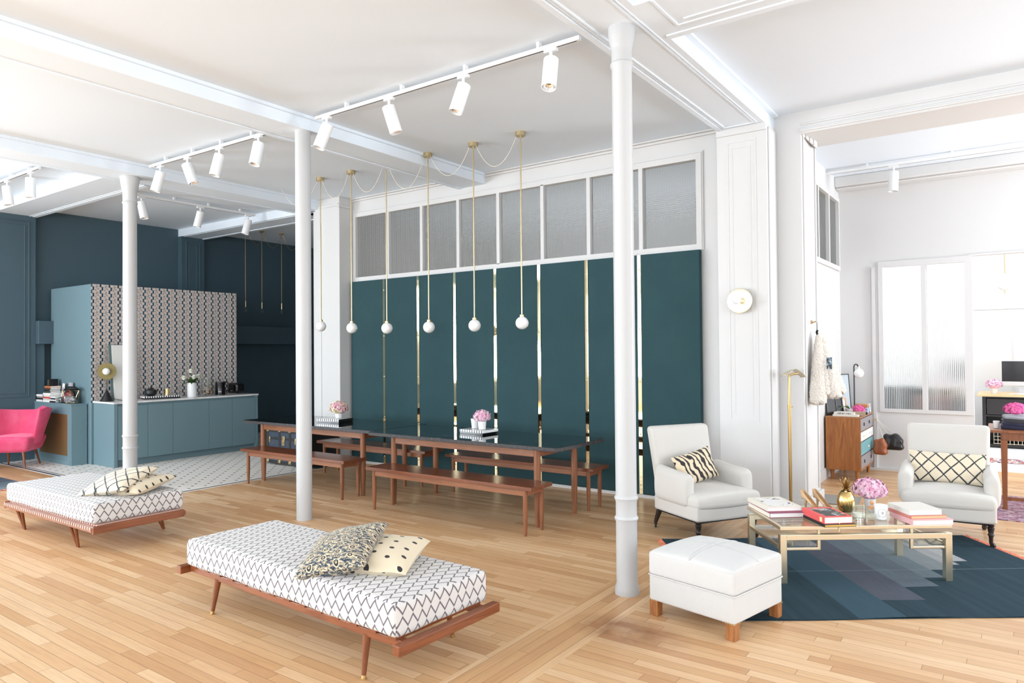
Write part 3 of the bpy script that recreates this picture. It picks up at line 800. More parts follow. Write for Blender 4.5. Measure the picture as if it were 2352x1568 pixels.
# ================================================================== FABRIC WALL: eight teal panels, seven mirror brass strips
strips = [-7.654, -6.965, -6.28, -5.585, -4.893, -4.210, -3.517]
edges = [-8.37] + strips + [-2.796]
PY = 7.41
desc = ['at the left end, beside the white pier', 'second from the left end', 'third from the left, behind the pink hydrangea tray end', 'fourth from the left', 'fourth from the right end', 'third from the right, just left of the near column', 'second from the right, partly behind the near column', 'at the right end, behind the armchair with tiger cushion']
for i in range(8):
    a = edges[i] + (0.022 if i else 0); b = edges[i + 1] - (0.022 if i < 7 else 0)
    mb = MB(); mb.box(a, b, PY, 7.478, 0.037, 2.768)
    tag(mb.build('fabric_panel', M['teal'], smooth=True, bevel=0.012, segs=3), 'tall dark teal fabric wall panel ' + desc[i], 'wall panel', 'teal fabric panels')
for i, x in enumerate(strips):
    t = thing('brass_strip', (x, PY + 0.003, 0), 0, 'tall polished brass strip between teal panels, ' + ['first', 'second', 'third', 'fourth', 'fifth', 'sixth', 'seventh'][i] + ' counted from the left', 'brass strip', 'mirror brass strips')
    mb = MB(); mb.box(-0.0215, 0.0215, 0, 0.004, 0.036, 2.765); mb.build('plate', M['brass_mirror'], t, smooth=False)
    for z in (0.14, 0.72, 1.32, 1.92, 2.60):
        mb = MB(); mb.sphere((0, -0.002, z), 0.010, 12, (1, 0.7, 1)); mb.build('stud', M['brass_mirror'], t)

# ================================================================== PENDANTS OVER THE TABLE
px_ = [(-7.72, 2.04), (-7.10, 2.00), (-6.45, 1.98), (-5.74, 1.975), (-5.04, 1.975), (-4.38, 1.985)]
names = ['leftmost of six', 'second from the left of six', 'third from left, top hidden', 'fourth from the left of six', 'fifth from the left of six', 'rightmost of six']
PYY = 6.30
for i, (x, z) in enumerate(px_):
    t = thing('globe_pendant', (x, PYY, CZ), 0, 'brass rod pendant with opal globe over the dining table, ' + names[i], 'pendant lamp', 'globe pendants over the dining table')
    MB().lathe([(0.001, 0), (0.055, 0), (0.055, -0.045), (0.052, -0.048), (0.001, -0.048)][::-1], n=28).build('canopy', M['brass_rod'], t)
    mb = MB(); mb.cyl((0, 0, -0.045), (0, 0, z + 0.075 - CZ), 0.008, n=12); mb.cyl((0, 0, -1.05), (0, 0, -1.07), 0.010, n=12); mb.build('rod', M['brass_rod'], t)
    MB().lathe([(0.001, 0.092), (0.012, 0.092), (0.026, 0.088), (0.026, 0.064), (0.001, 0.064)][::-1], (0, 0, z - CZ), 20).build('collar', M['brass_rod'], t)
    MB().sphere((0, 0, z - CZ), 0.071, 32).build('globe', M['opal'], t)
for i in range(len(px_) - 1 + 1):
    if i < 5: a, b = px_[i][0], px_[i + 1][0]
    else: a, b = -8.6, px_[0][0]
    pts = []; sag = 0.28
    for k in range(21):
        q = k / 20; pts.append((a + 0.05 + (b - a - 0.1) * q, PYY - 0.01, CZ - 0.045 - sag * 4 * q * (1 - q) * (1 if i != 2 else 1.2)))
    tag(MB().tube(pts, 0.0035, 6).build('cable', M['cord']), 'thin cream cable sagging between ' + ['first and second', 'second and third', 'third and fourth', 'fourth and fifth', 'fifth and sixth', 'the pier and the first'][i] + ' table pendants', 'cable', 'swagged pendant cables')
# three bare bulb pendants in the dark end of the kitchen
for i, (x, y) in enumerate(((-11.85, 7.90), (-12.0, 8.36), (-11.95, 8.78))):
    t = thing('bulb_pendant', (x, y, CZ), 0, 'bare bulb pendant on thin brass rod against the dark wall, ' + ['leftmost', 'middle one', 'rightmost'][i], 'pendant lamp', 'bare bulb pendants')
    MB().lathe([(0.001, -0.03), (0.04, -0.03), (0.04, 0), (0.001, 0)], n=20).build('canopy', M['brass_aged'], t)
    zb = 2.50 - CZ
    MB().cyl((0, 0, -0.03), (0, 0, zb + 0.13), 0.004, n=8).build('rod', M['brass_aged'], t)
    MB().cyl((0, 0, zb + 0.05), (0, 0, zb + 0.17), 0.012, n=12).build('socket', M['brass'], t)
    MB().sphere((0, 0, zb), 0.045, 20).build('bulb', M['glass'], t)
    pts = [(0, 0, -0.03)]
    pts = [(0.02 + 0.0 * k, 0.02 + 0.42 * k / 12, -0.03 - 0.28 * 4 * (k / 12) * (1 - k / 12)) for k in range(13)]
    MB().tube(pts, 0.003, 5).build('cable', M['brass_aged'], t)

# wall lamp on the pier
t = thing('wall_lamp', (-2.262, 7.12, 2.165), (PI / 2, 0, 0), 'round brass disc wall lamp with white bulb on the panelled pier', 'wall lamp')
MB().lathe([(0.001, -0.03), (0.03, -0.03), (0.03, 0.03), (0.001, 0.03)], n=24).build('mount', M['brass'], t)
MB().lathe([(0.001, 0.030), (0.060, 0.030), (0.124, 0.036), (0.126, 0.040), (0.122, 0.042), (0.055, 0.036), (0.001, 0.036)], n=56).build('disc', Mat('hammered_pale_brass', (0.95, 0.90, 0.70), 0.25, 1.0).m, t)
MB().lathe([(0.026, 0.036), (0.026, 0.10), (0.02, 0.11)], n=24).build('socket', M['brass_pale'], t)
MB().sphere((0, 0, 0.135), 0.043, 28).build('bulb', M['opal'], t)

# ================================================================== DINING TABLES
def rounded(x0, x1, y0, y1, r, n=6, corners=(1, 1, 1, 1)):
    pts = []
    for (cx, cy, a0, on) in ((x1 - r, y0 + r, -90, corners[0]), (x1 - r, y1 - r, 0, corners[1]), (x0 + r, y1 - r, 90, corners[2]), (x0 + r, y0 + r, 180, corners[3])):
        if on:
            for k in range(n + 1):
                a = R(a0 + 90 * k / n); pts.append((cx + r * math.cos(a), cy + r * math.sin(a)))
        else: pts.append((cx + (r if a0 in (-90, 0) else -r), cy + (-r if a0 in (-90, 180) else r)))
    return pts
def leg_taper(mb, x, y, h, r, rb, n=20):
    mb.lathe([(rb, 0), (r * 0.93, h * 0.32), (r, h * 0.5), (r, h)], (x, y, 0), n)
def dining_table(cx, cy, L, W, legs, label, corners):
    t = thing('dining_table', (cx, cy, 0), 0, label, 'table', 'marble topped dining tables')
    mb = MB(); mb.prism(rounded(-L / 2, L / 2, -W / 2, W / 2, 0.045, corners=corners), 0.748, 0.785)
    mb.build('tabletop', M['marble'], t, bevel=0.004, angle=30)
    mb = MB(); mb.prism(rounded(-L / 2 - 0.0008, L / 2 + 0.0008, -W / 2 - 0.0008, W / 2 + 0.0008, 0.045, corners=corners), 0.7505, 0.7825)
    mb.build('tabletop_edge', M['marble_edge'], t)
    lx, ly = legs
    for sx in (-1, 1):
        for sy in (-1, 1):
            mb = MB(); leg_taper(mb, sx * lx, sy * ly, 0.747, 0.033, 0.021); mb.build('leg', M['walnut_leg'], t)
    for sy in (-1, 1):
        mb = MB(); mb.box(-lx, lx, sy * ly - 0.012, sy * ly + 0.012, 0.668, 0.747); mb.build('apron', M['walnut'], t, smooth=False)
    for sx in (-1, 1):
        mb = MB(); mb.box(sx * lx - 0.012, sx * lx + 0.012, -ly, ly, 0.668, 0.747); mb.build('apron', M['walnut_y'], t, smooth=False)
    return t
dining_table(-4.70, 5.965, 2.52, 0.93, (0.955, 0.345), 'dark marble dining table on walnut legs, the nearer of two end to end', (1, 1, 1, 1))
dining_table(-7.23, 6.065, 2.50, 0.93, (0.965, 0.345), 'dark marble dining table on walnut legs, the farther one by the kitchen', (1, 1, 1, 1))

def bench(cx, cy, L, W, lx, ly, label):
    t = thing('bench', (cx, cy, 0), 0, label, 'bench', 'walnut dining benches')
    MB().box(-L / 2, L / 2, -W / 2, W / 2, 0.418, 0.452).build('seat', M['walnut_top'], t, bevel=0.003, smooth=False)
    for sx in (-1, 1):
        for sy in (-1, 1):
            mb = MB(); leg_taper(mb, sx * lx, sy * ly, 0.42, 0.022, 0.0145, 16); mb.build('leg', M['walnut_leg'], t)
    for sy in (-1, 1): MB().box(-lx, lx, sy * ly - 0.009, sy * ly + 0.009, 0.362, 0.42).build('apron', M['walnut'], t, smooth=False)
    for sx in (-1, 1): MB().box(sx * lx - 0.009, sx * lx + 0.009, -ly, ly, 0.362, 0.42).build('apron', M['walnut_y'], t, smooth=False)
    return t
bench(-4.635, 5.42, 2.15, 0.35, 0.98, 0.135, 'walnut bench in front of the nearer dining table')
bench(-7.19, 5.545, 1.98, 0.35, 0.90, 0.12, 'walnut bench in front of the farther table, behind the plain column')
bench(-4.60, 6.60, 2.02, 0.35, 0.925, 0.12, 'walnut bench between the nearer dining table and the teal panels')
bench(-6.98, 6.62, 2.05, 0.35, 0.92, 0.12, 'walnut bench on the wall side of the farther dining table')

# ================================================================== FLOWERS, VASES
def floret_head(mb, c, rad, n, sc=(1, 1, 0.85), petal=0.014, seed=1, lower=-0.35):
    rnd = random.Random(seed)
    for i in range(n):
        z = 1 - (i + 0.5) / n * (1 - lower); a = i * 2.39996 + rnd.uniform(-.2, .2); q = math.sqrt(max(0, 1 - z * z))
        d = Vector((q * math.cos(a) * sc[0], q * math.sin(a) * sc[1], z * sc[2]))
        p = Vector(c) + d * rad * rnd.uniform(0.90, 1.06)
        nrm = Vector((q * math.cos(a), q * math.sin(a), z)).normalized()
        u = nrm.cross(Vector((0.3, 0.2, 1))).normalized(); w = nrm.cross(u); t0 = rnd.uniform(0, PI)
        for k in range(4):
            b = t0 + k * PI / 2; e = u * math.cos(b) + w * math.sin(b); g = nrm.cross(e)
            s = petal * rnd.uniform(0.85, 1.2); up = rnd.uniform(-0.15, 0.45)
            mb.add([p, p + e * s * 0.5 + g * s * 0.45 + nrm * s * 0.15, p + e * s + nrm * s * up, p + e * s * 0.5 - g * s * 0.45 + nrm * s * 0.15], [(0, 1, 2, 3)])
    mb.sphere(c, rad * 0.86, 14, sc)
def hydrangea(loc, rad, mat, label, seed, n=150, petal=0.016, group='hydrangea heads', sc=(1, 1, 0.78), stem=0.06):
    t = thing('hydrangea', loc, 0, label, 'flowers', group)
    mb = MB(); floret_head(mb, (0, 0, 0), rad, n, sc, petal, seed); mb.build('flower_head', mat, t)
    MB().cyl((0, 0, -rad * 0.5), (0, 0, -rad * 0.5 - stem), 0.004, n=8).build('stem', M['leaf'], t)
    return t
def cup(loc, r0, r1, h, label, mat=M['porcelain'], name='flower_pot', cat='pot', group=None, n=28, rim=False):
    prof = [(0.001, 0), (r0 * 0.96, 0), (r0, 0.004), (r1, h - 0.003)]
    if rim: prof += [(r1 + 0.003, h - 0.002), (r1 + 0.003, h)]
    prof += [(r1 - 0.002, h), (r1 - 0.006, h - 0.003), (r0 - 0.006, 0.012), (0.001, 0.010)]
    o = MB().lathe(prof, n=n).build(name, mat); o.location = loc
    return tag(o, label, cat, group)
def tray(loc, w, d, h, rz, label, flip=False):
    t = thing('striped_box', loc, rz, label, 'box', 'striped lacquer boxes')
    MB().box(-w / 2, w / 2, -d / 2, d / 2, 0, h * 0.42).build('base', M['black_gloss'], t, smooth=False, bevel=0.001)
    MB().box(-w / 2 - 0.003, w / 2 + 0.003, -d / 2 - 0.003, d / 2 + 0.003, h * 0.42, h).build('lid', STRIPE, t, smooth=False, bevel=0.001)
    return t
def stripes():
    m = Mat('black_white_stripes', rough=0.15); x, y, z = m.xyz()
    s = ((x + 0.2) / 0.0345).frac().lt(0.45)
    edge = (x - 0.14).abs().lt(0.0)
    m.base(m.mix(s, rgb(240, 240, 240), rgb(20, 20, 22))); return m.m
STRIPE = stripes()
TT = 0.786
tray((-4.80, 6.06, TT), 0.33, 0.25, 0.048, R(-3), 'black and white striped lacquer box on the nearer marble table')
tray((-7.18, 6.08, TT), 0.36, 0.27, 0.048, R(8), 'black and white striped lacquer box on the farther marble table')
cup((-4.87, 6.08, TT + 0.05), 0.034, 0.045, 0.105, 'empty tapered white beaker left of the hydrangea on the striped box', name='beaker', cat='cup', rim=True)
cup((-4.73, 6.03, TT + 0.05), 0.040, 0.046, 0.09, 'white pot holding pink hydrangea on the nearer table', group='white flower pots')
hydrangea((-4.73, 6.03, TT + 0.05 + 0.135), 0.092, M['petal_pink'], 'pale pink hydrangea head in white pot on the nearer dining table', 3)
cup((-7.13, 6.10, TT + 0.05), 0.042, 0.050, 0.078, 'white pot with green and pink hydrangea on the farther table', group='white flower pots')
hydrangea((-7.13, 6.10, TT + 0.05 + 0.125), 0.115, M['petal_mixed'], 'green and pink hydrangea head on the farther dining table', 5, 170, 0.020)

# ================================================================== PILLOWS
def pillow_obj(name, c, wv, hv, thick, mat, label, bend=0.0, parent=None, cat='cushion', pinch=0.9, n=22, group=None, sag=0.0):
    w = Vector(wv).length; h = Vector(hv).length
    X = Vector(wv).normalized(); Y = (Vector(hv) - X * Vector(hv).dot(X)).normalized(); Z = X.cross(Y)
    def f(sg):
        def g(u, v):
            a, b = u * 2 - 1, v * 2 - 1
            e = (1 - abs(a) ** 2.2) * (1 - abs(b) ** 2.2)
            pr = thick / 2 * (max(e, 0) ** 0.42)
            px = a * (w / 2) * (1 - 0.07 * (1 - b * b)) ; py = b * (h / 2) * (1 - 0.07 * (1 - a * a))
            zz = sg * pr + bend * (a * a) * w * 0.5 - sag * (a * a + b * b) * 0.5
            zz += 0.004 * math.sin(a * 7 + b * 3) * (1 - e)
            return (px, py, zz)
        return g
    mb = MB()
    mb.surf(f(1), n, n, lambda u, v: (u * w + sum(c), v * h + c[0]))
    mb.surf(lambda u, v: f(-1)(1 - u, v), n, n, lambda u, v: (u * w, v * h))
    o = mb.build(name, mat, angle=60)
    m = Matrix((X, Y, Z)).transposed().to_4x4(); m.translation = Vector(c); o.matrix_world = m
    return tag(o, label, cat, group)

# ================================================================== DAYBEDS
def mattress(mb, L, W, z0, z1):
    def d(x, y, z):
        e = (1 - (2 * x / L) ** 2) * (1 - (2 * y / W) ** 2)
        if z > (z0 + z1) / 2: z += 0.012 * max(0, e)
        return (x + 0.004 * math.sin(y * 21), y + 0.005 * math.sin(x * 9), z)
    mb.soft(-L / 2, L / 2, -W / 2, W / 2, z0, z1, 0.032, 16, d)
def daybed_a():
    t = thing('daybed', (-3.515, 2.885, 0), R(-2.6), 'foreground daybed with zigzag mattress, splayed round legs and two cushions', 'daybed', 'daybeds')
    mb = MB(); mattress(mb, 2.06, 0.70, 0.262, 0.44); mb.build('mattress', M['zigzag'], t, angle=50)
    for sx in (-1, 1):
        mb = MB(); mb.box(sx * 1.066 - 0.026, sx * 1.066 + 0.026, -0.38, 0.385, 0.205, 0.258); mb.build('end_bar', M['teak'], t, bevel=0.006, segs=3, smooth=False)
    for sy in (-1, 1):
        mb = MB(); mb.box(-1.07, 1.07, sy * 0.29 - 0.022, sy * 0.29 + 0.022, 0.21, 0.25); mb.build('side_rail', M['teak_x'], t, bevel=0.003, smooth=False)
    mb = MB()
    for k in range(14):
        x = -0.98 + k * 0.15; mb.box(x - 0.03, x + 0.03, -0.32, 0.32, 0.248, 0.262)
    mb.build('slats', M['teak'], t, smooth=False)
    for sx, xx in ((-1, -0.72), (1, 0.77)):
        for sy in (-1, 1):
            top = Vector((xx - sx * 0.012, sy * 0.30, 0.215)); bot = Vector((xx, sy * 0.335, 0.0))
            mb = MB(); mb.cyl(bot + (top - bot) * 0.09, top, 0.0125, 0.022, 16); lg = mb.build('leg', M['teak_leg'], t)
            mb = MB(); mb.cyl(bot, bot + (top - bot) * 0.03, 0.014, 0.014, 16); mb.cyl(bot + (top - bot) * 0.03, bot + (top - bot) * 0.10, 0.0125, 0.0115, 16); mb.build('ferrule', M['brass_aged'], lg)
    return t
daybed_a()
pillow_obj('spotted_cushion', (-3.005, 2.90, 0.505), (0.39, 0.17, 0.0), (-0.18, 0.39, 0.07), 0.16, M['dots'], 'cream cushion with dark spots lying flat on the foreground daybed', group='cushions on the foreground daybed')
pillow_obj('patterned_cushion', (-3.17, 2.735, 0.545), (0.40, 0.16, 0.10), (-0.19, 0.36, 0.13), 0.17, M['ikat'], 'blue, black and cream ikat cushion leaning on the spotted cushion, foreground daybed', group='cushions on the foreground daybed')

def daybed_b():
    t = thing('daybed', (-7.155, 3.13, 0), R(0.4), 'left daybed with zigzag mattress, corded frame and V-shaped legs', 'daybed', 'daybeds')
    mb = MB(); mattress(mb, 1.77, 0.79, 0.262, 0.435); mb.build('mattress', M['zigzag'], t, angle=50)
    for sx in (-1, 1): MB().box(sx * 0.905 - 0.018, sx * 0.905 + 0.018, -0.405, 0.385, 0.190, 0.252).build('end_bar', M['teak'], t, bevel=0.005, smooth=False)
    for sy in (-1, 1): MB().box(-0.90, 0.90, sy * 0.385 - 0.025, sy * 0.385 + 0.025, 0.20, 0.240).build('side_rail', M['teak_x'], t, bevel=0.005, smooth=False)
    mb = MB()
    for sy in (-1, 1):
        for k in range(44):
            x = -0.88 + k * 0.0408; mb.box(x - 0.009, x + 0.008, sy * 0.385 - 0.029, sy * 0.385 + 0.029, 0.222, 0.2445)
    for k in range(44):
        x = -0.88 + k * 0.0408; mb.box(x - 0.010, x + 0.010, -0.36, 0.36, 0.238, 0.256)
    mb.build('cord_webbing', plain('rose_cord', (214, 176, 164), 0.8), t, smooth=False)
    for xx in (-0.66, 0.455):
        for sy in (-1, 1):
            bot = Vector((xx, sy * 0.37 + (0.07 if sy > 0 else 0.0) - (0 if sy > 0 else -0.05), 0)); 
            mb = MB()
            for dx in (-0.055, 0.06): mb.cyl(bot + Vector((dx * 0.14, 0, 0)), (xx + dx, sy * 0.37, 0.205), 0.010, 0.015, 12)
            mb.build('leg', M['teak_leg'], t)
    return t
daybed_b()
pillow_obj('spotted_cushion', (-6.53, 3.23, 0.50), (0.43, 0.18, 0.01), (-0.24, 0.46, 0.06), 0.13, M['dots'], 'cream cushion with dark spots at the right end of the left daybed', group='cushions on the left daybed')
pillow_obj('stitched_cushion', (-6.60, 3.11, 0.54), (0.46, 0.18, 0.07), (-0.24, 0.40, 0.12), 0.14, M['berber'], 'cream cushion with black stitched lines resting on the spotted one, left daybed', group='cushions on the left daybed')

# ================================================================== FOOTSTOOL
t = thing('footstool', (-1.575, 4.375, 0), R(-12.5), 'square white upholstered footstool on chunky wooden block legs', 'footstool')
W2, D2 = 0.305, 0.285
def puff(x, y, z):
    e = max(0, (1 - (x / W2) ** 2) * (1 - (y / D2) ** 2))
    s = 1.0
    if z > 0.36:
        z = z + 0.055 * e ** 0.6 - 0.006 * (math.exp(-(x / 0.008) ** 2) + math.exp(-(y / 0.008) ** 2)) * e ** 0.3
    return (x * s, y * s, z)
MB().soft(-W2, W2, -D2, D2, 0.255, 0.40, 0.022, 26, puff).build('cushion_top', M['linen_white'], t, angle=60)
MB().soft(-W2 + 0.004, W2 - 0.004, -D2 + 0.004, D2 - 0.004, 0.095, 0.258, 0.014, 6).build('body', M['linen_white'], t, angle=60)
def loop_rect(w, d, z, r=0.02, n=5): return [(x, y, z) for x, y in rounded(-w, w, -d, d, r, n)]
MB().tube(loop_rect(W2 + 0.001, D2 + 0.001, 0.258, 0.02), 0.0045, 8, True).build('piping', M['linen_white'], t)
MB().tube(loop_rect(W2 - 0.004, D2 - 0.004, 0.391, 0.02), 0.0035, 8, True).build('piping', M['linen_white'], t)
mb = MB()
for ax in (0, 1):
    pts = []
    for k in range(31):
        q = -1 + 2 * k / 30
        x, y = (q * W2 * 0.985, 0) if ax == 0 else (0, q * D2 * 0.985)
        z = puff(x, y, 0.4)[2]; pts.append((x, y, z + (0.0035 if ax else 0.001)))
    mb.tube(pts, 0.004 if ax else 0.0022, 8)
mb.build('top_seam', M['linen_white'], t)
for sx in (-1, 1):
    for sy in (-1, 1):
        mb = MB(); x, y = sx * (W2 - 0.035), sy * (D2 - 0.035)
        mb.lathe([(0.031, 0), (0.040, 0.10)], (x, y, 0), 4); 
        mb = MB(); mb.box(x - 0.029, x + 0.029, y - 0.029, y + 0.029, 0, 0.10); lg = mb.build('leg', M['oldoak'], t, bevel=0.003, smooth=False)
        mb = MB()
        for k in range(5):
            for (px, py) in ((x - 0.026 + k * 0.013, y - 0.031), (x + sx * 0.031, y - 0.026 + k * 0.013)): mb.sphere((px, py, 0.098), 0.0035, 6)
        mb.build('upholstery_tacks', M['brass_aged'], lg)

# ================================================================== ARMCHAIRS
def caster(mb, x, y, ang):
    d = Vector((math.cos(ang), math.sin(ang), 0)); s = Vector((-d.y, d.x, 0))
    c = Vector((x, y, 0.022)) + d * 0.016
    mb.cyl(c - s * 0.009, c + s * 0.009, 0.022, 0.022, 16)
    mb.cyl((x, y, 0.03), (x, y, 0.06), 0.014, 0.016, 12)
    mb.tube([(x, y, 0.05), tuple(Vector((x, y, 0.045)) + d * 0.012), tuple(c)], 0.006, 8)
def armchair(loc, rz, label):
    # local: front faces -Y, width along X; feet centre at origin
    t = thing('armchair', loc, rz, label, 'armchair', 'off white armchairs')
    def seatf(x, y, z):
        e = max(0, 1 - (x / 0.36) ** 2)
        if z > 0.38: z += 0.045 * e * (0.6 + 0.4 * math.cos((y + 0.05) * 4))
        if y < -0.2: y -= 0.035 * e
        return (x, y, z)
    MB().soft(-0.355, 0.355, -0.375, 0.27, 0.30, 0.415, 0.045, 12, seatf).build('seat', M['linen'], t, angle=60)
    def rail(x, y, z):
        e = max(0, 1 - (x / 0.36) ** 2)
        if y < -0.2: y -= 0.022 * e
        return (x, y, z)
    MB().soft(-0.348, 0.348, -0.365, 0.27, 0.20, 0.34, 0.022, 10, rail).build('seat_rail', M['linen'], t, angle=60)
    MB().box(-0.32, 0.32, -0.34, 0.25, 0.185, 0.205).build('dust_cover', M['under'], t)
    def backf(x, y, z):
        k = (z - 0.30) / 0.66
        x = x * (1 - 0.06 * (1 - k)); y = y + 0.13 * max(0, k) ** 1.1
        if y < 0.35: y -= 0.012 * max(0, 1 - (x / 0.33) ** 2) * math.sin(PI * min(1, max(0, k)))
        return (x, y, z)
    MB().soft(-0.335, 0.335, 0.185, 0.295, 0.205, 0.955, 0.040, 12, backf).build('backrest', M['linen'], t, angle=60)
    for sx in (-1, 1):
        def armf(x, y, z, sx=sx):
            k = (y + 0.26) / 0.5
            if z > 0.50: z += 0.035 * k * k - 0.02 * abs(x - sx * 0.33) / 0.06
            out = 0.012 * math.sin(PI * min(1, max(0, (z - 0.3) / 0.3)))
            return (x + sx * out, y, z)
        MB().soft(min(sx * 0.255, sx * 0.375), max(sx * 0.255, sx * 0.375), -0.255, 0.24, 0.30, 0.600, 0.055, 8, armf).build('armrest', M['linen'], t, angle=60)
    prof = [(0.012, 0.055), (0.016, 0.07), (0.016, 0.085), (0.021, 0.10), (0.027, 0.106), (0.021, 0.112), (0.019, 0.118), (0.026, 0.16), (0.0285, 0.165), (0.024, 0.170), (0.018, 0.174), (0.028, 0.182), (0.030, 0.187), (0.024, 0.192), (0.021, 0.198), (0.028, 0.205), (0.030, 0.225)]
    for sx in (-1, 1):
        mb = MB(); mb.lathe(prof, (sx * 0.305, -0.325, 0), 20); mb.lathe([(0.033, 0.20), (0.033, 0.225)], (sx * 0.305, -0.325, 0), 20); lg = mb.build('front_leg', M['darkwood'], t)
        mb = MB(); caster(mb, sx * 0.305, -0.325, -PI / 2 + sx * 0.8); mb.build('caster', M['darkwood'], lg)
        mb = MB(); a = Vector((sx * 0.285, 0.335, 0.055)); b = Vector((sx * 0.285, 0.245, 0.23))
        mb.M = Matrix()
        vs = []
        for p, w in ((a, 0.014), (b, 0.024)):
            for dx, dy in ((-1, -1), (1, -1), (1, 1), (-1, 1)): vs.append(p + Vector((dx * w, dy * w, 0)))
        mb.add(vs, [(3, 2, 1, 0), (4, 5, 6, 7), (0, 1, 5, 4), (1, 2, 6, 5), (2, 3, 7, 6), (3, 0, 4, 7)]); lg = mb.build('back_leg', M['darkwood'], t, smooth=False, bevel=0.003)
        mb = MB(); caster(mb, sx * 0.285, 0.335, PI / 2 + sx * 0.6); mb.build('caster', M['darkwood'], lg)
    mb = MB()
    for sx in (-1, 1):
        for k in range(6): mb.sphere((sx * (0.336 - k * 0.014), -0.366, 0.212), 0.003, 6)
        for k in range(6): mb.sphere((sx * 0.348, -0.35 + k * 0.014, 0.212), 0.003, 6)
    mb.build('tacks', M['brass_aged'], t)
    return t
armchair((-2.375, 6.30, 0), R(59), 'off-white armchair with tiger striped cushion, by the teal wall')
armchair((-0.53, 7.46, 0), R(3.5), 'off-white armchair with diamond stitched cushion, right of the photo')
# ================================================================== CUSHIONS ON THE ARMCHAIRS
def loc_to_world(o, p): 
    return Matrix.Translation(o[0]) @ Matrix.Rotation(o[1], 4, 'Z') @ Vector(p)
CL = (Vector((-2.375, 6.30, 0)), R(59)); CR = (Vector((-0.53, 7.46, 0)), R(3.5))
def on_chair(C, c, w, h):
    Rm = Matrix.Rotation(C[1], 3, 'Z'); return loc_to_world(C, c), Rm @ Vector(w), Rm @ Vector(h)
c_, w_, h_ = on_chair(CL, (-0.03, 0.06, 0.595), (0.44, 0.02, 0.085), (-0.05, 0.10, 0.27))
pillow_obj('tiger_cushion', c_, w_, h_, 0.11, M['zebra'], 'cream cushion with dark tiger stripes on the armchair by the teal wall', group='lumbar cushions')
c_, w_, h_ = on_chair(CR, (-0.005, 0.09, 0.585), (0.62, 0.01, -0.012), (0.0, 0.10, 0.27))
pillow_obj('stitched_cushion', c_, w_, h_, 0.11, M['berber'], 'long cream cushion with black stitched diamonds on the right armchair', group='lumbar cushions')

# ================================================================== RUGS
def rug(name, origin, rz, L, W, mat, label, fringe=None, wav=0.0, seed=1, nx=60, ny=40, group=None, cut=None):
    t = thing(name, (origin[0], origin[1], 0), rz, label, 'rug', group)
    rnd = random.Random(seed)
    def f(top):
        def g(u, v):
            x, y = u * L, v * W
            z = (0.0065 if top else 0.001)
            if top: z += wav * 0.5 * (1 + math.sin(x * 7.1 + math.sin(y * 3.0) * 1.4 + y * 1.5)) * 0.5 * (0.4 + 0.6 * math.sin(y * 2.3 + 1) ** 2)
            e = 0.006 * math.sin(x * 5.0 + 2) * (1 if v in (0.0, 1.0) else 0)
            return (x, y + e, z)
        return g
    mb = MB(); mb.surf(f(True), nx, ny); mb.surf(lambda u, v: f(False)(1 - u, v), nx, ny)
    for (x0, x1, y0, y1) in ((0, L, 0, 0), (0, L, W, W), (0, 0, 0, W), (L, L, 0, W)): mb.box(x0, x1 + 1e-4, y0, y1 + 1e-4, 0.001, 0.0066)
    mb.build('weave', mat, t, angle=60)
    for side in (fringe or ()):
        mb = MB()
        xx = 0 if side < 0 else L
        k = 0.0
        while k < W:
            a = rnd.uniform(-0.02, 0.02); l = rnd.uniform(0.035, 0.065)
            p = [(xx, k, 0.005), (xx + side * l * 0.5, k + a * 0.6, 0.009 + rnd.uniform(0, 0.006)), (xx + side * l, k + a + rnd.uniform(-.01, .01), 0.004)]
            mb.tube(p, 0.0032, 5); k += 0.016
        mb.build('fringe', M['fringe'], t)
    return t
U_ = Vector((0.804, 0.594)); W_ = Vector((0.594, -0.804))
A_ = Vector((-2.58, 5.85)) + W_ * 1.88
rug('flatweave_rug', A_, math.atan2(0.594, 0.804), 2.68, 1.88, M['kilim'], 'blue-grey flatwoven rug with stepped pale bands and coral fringe', (-1, 1), 0.010)
rug('flatweave_rug', (-12.25, 2.35), R(2), 2.0, 1.40, M['kilim'], 'blue flatwoven rug with coral fringe at the left edge of the photo', (1,), 0.004, 5, 30, 20)
rug('persian_rug', (-0.25, 8.34), R(0.5), 2.4, 1.38, M['persian'], 'faded pink and blue patterned rug under the wooden table', None, 0.003, 6, 20, 14)
rug('shaggy_rug', (-0.55, 12.40), 0, 2.8, 0.5, M['shag'], 'multicoloured rug in front of the desk in the far room', None, 0.003, 8, 20, 14)
mb = MB(); mb.prism([(-1.93, 8.16), (-1.40, 8.22), (-1.45, 8.72), (-1.95, 8.66)], 0.0, 0.012)
tag(mb.build('floor_mat', plain('grey_mat', (150, 146, 140), 0.9)), 'small grey floor mat behind the pier base', 'mat')

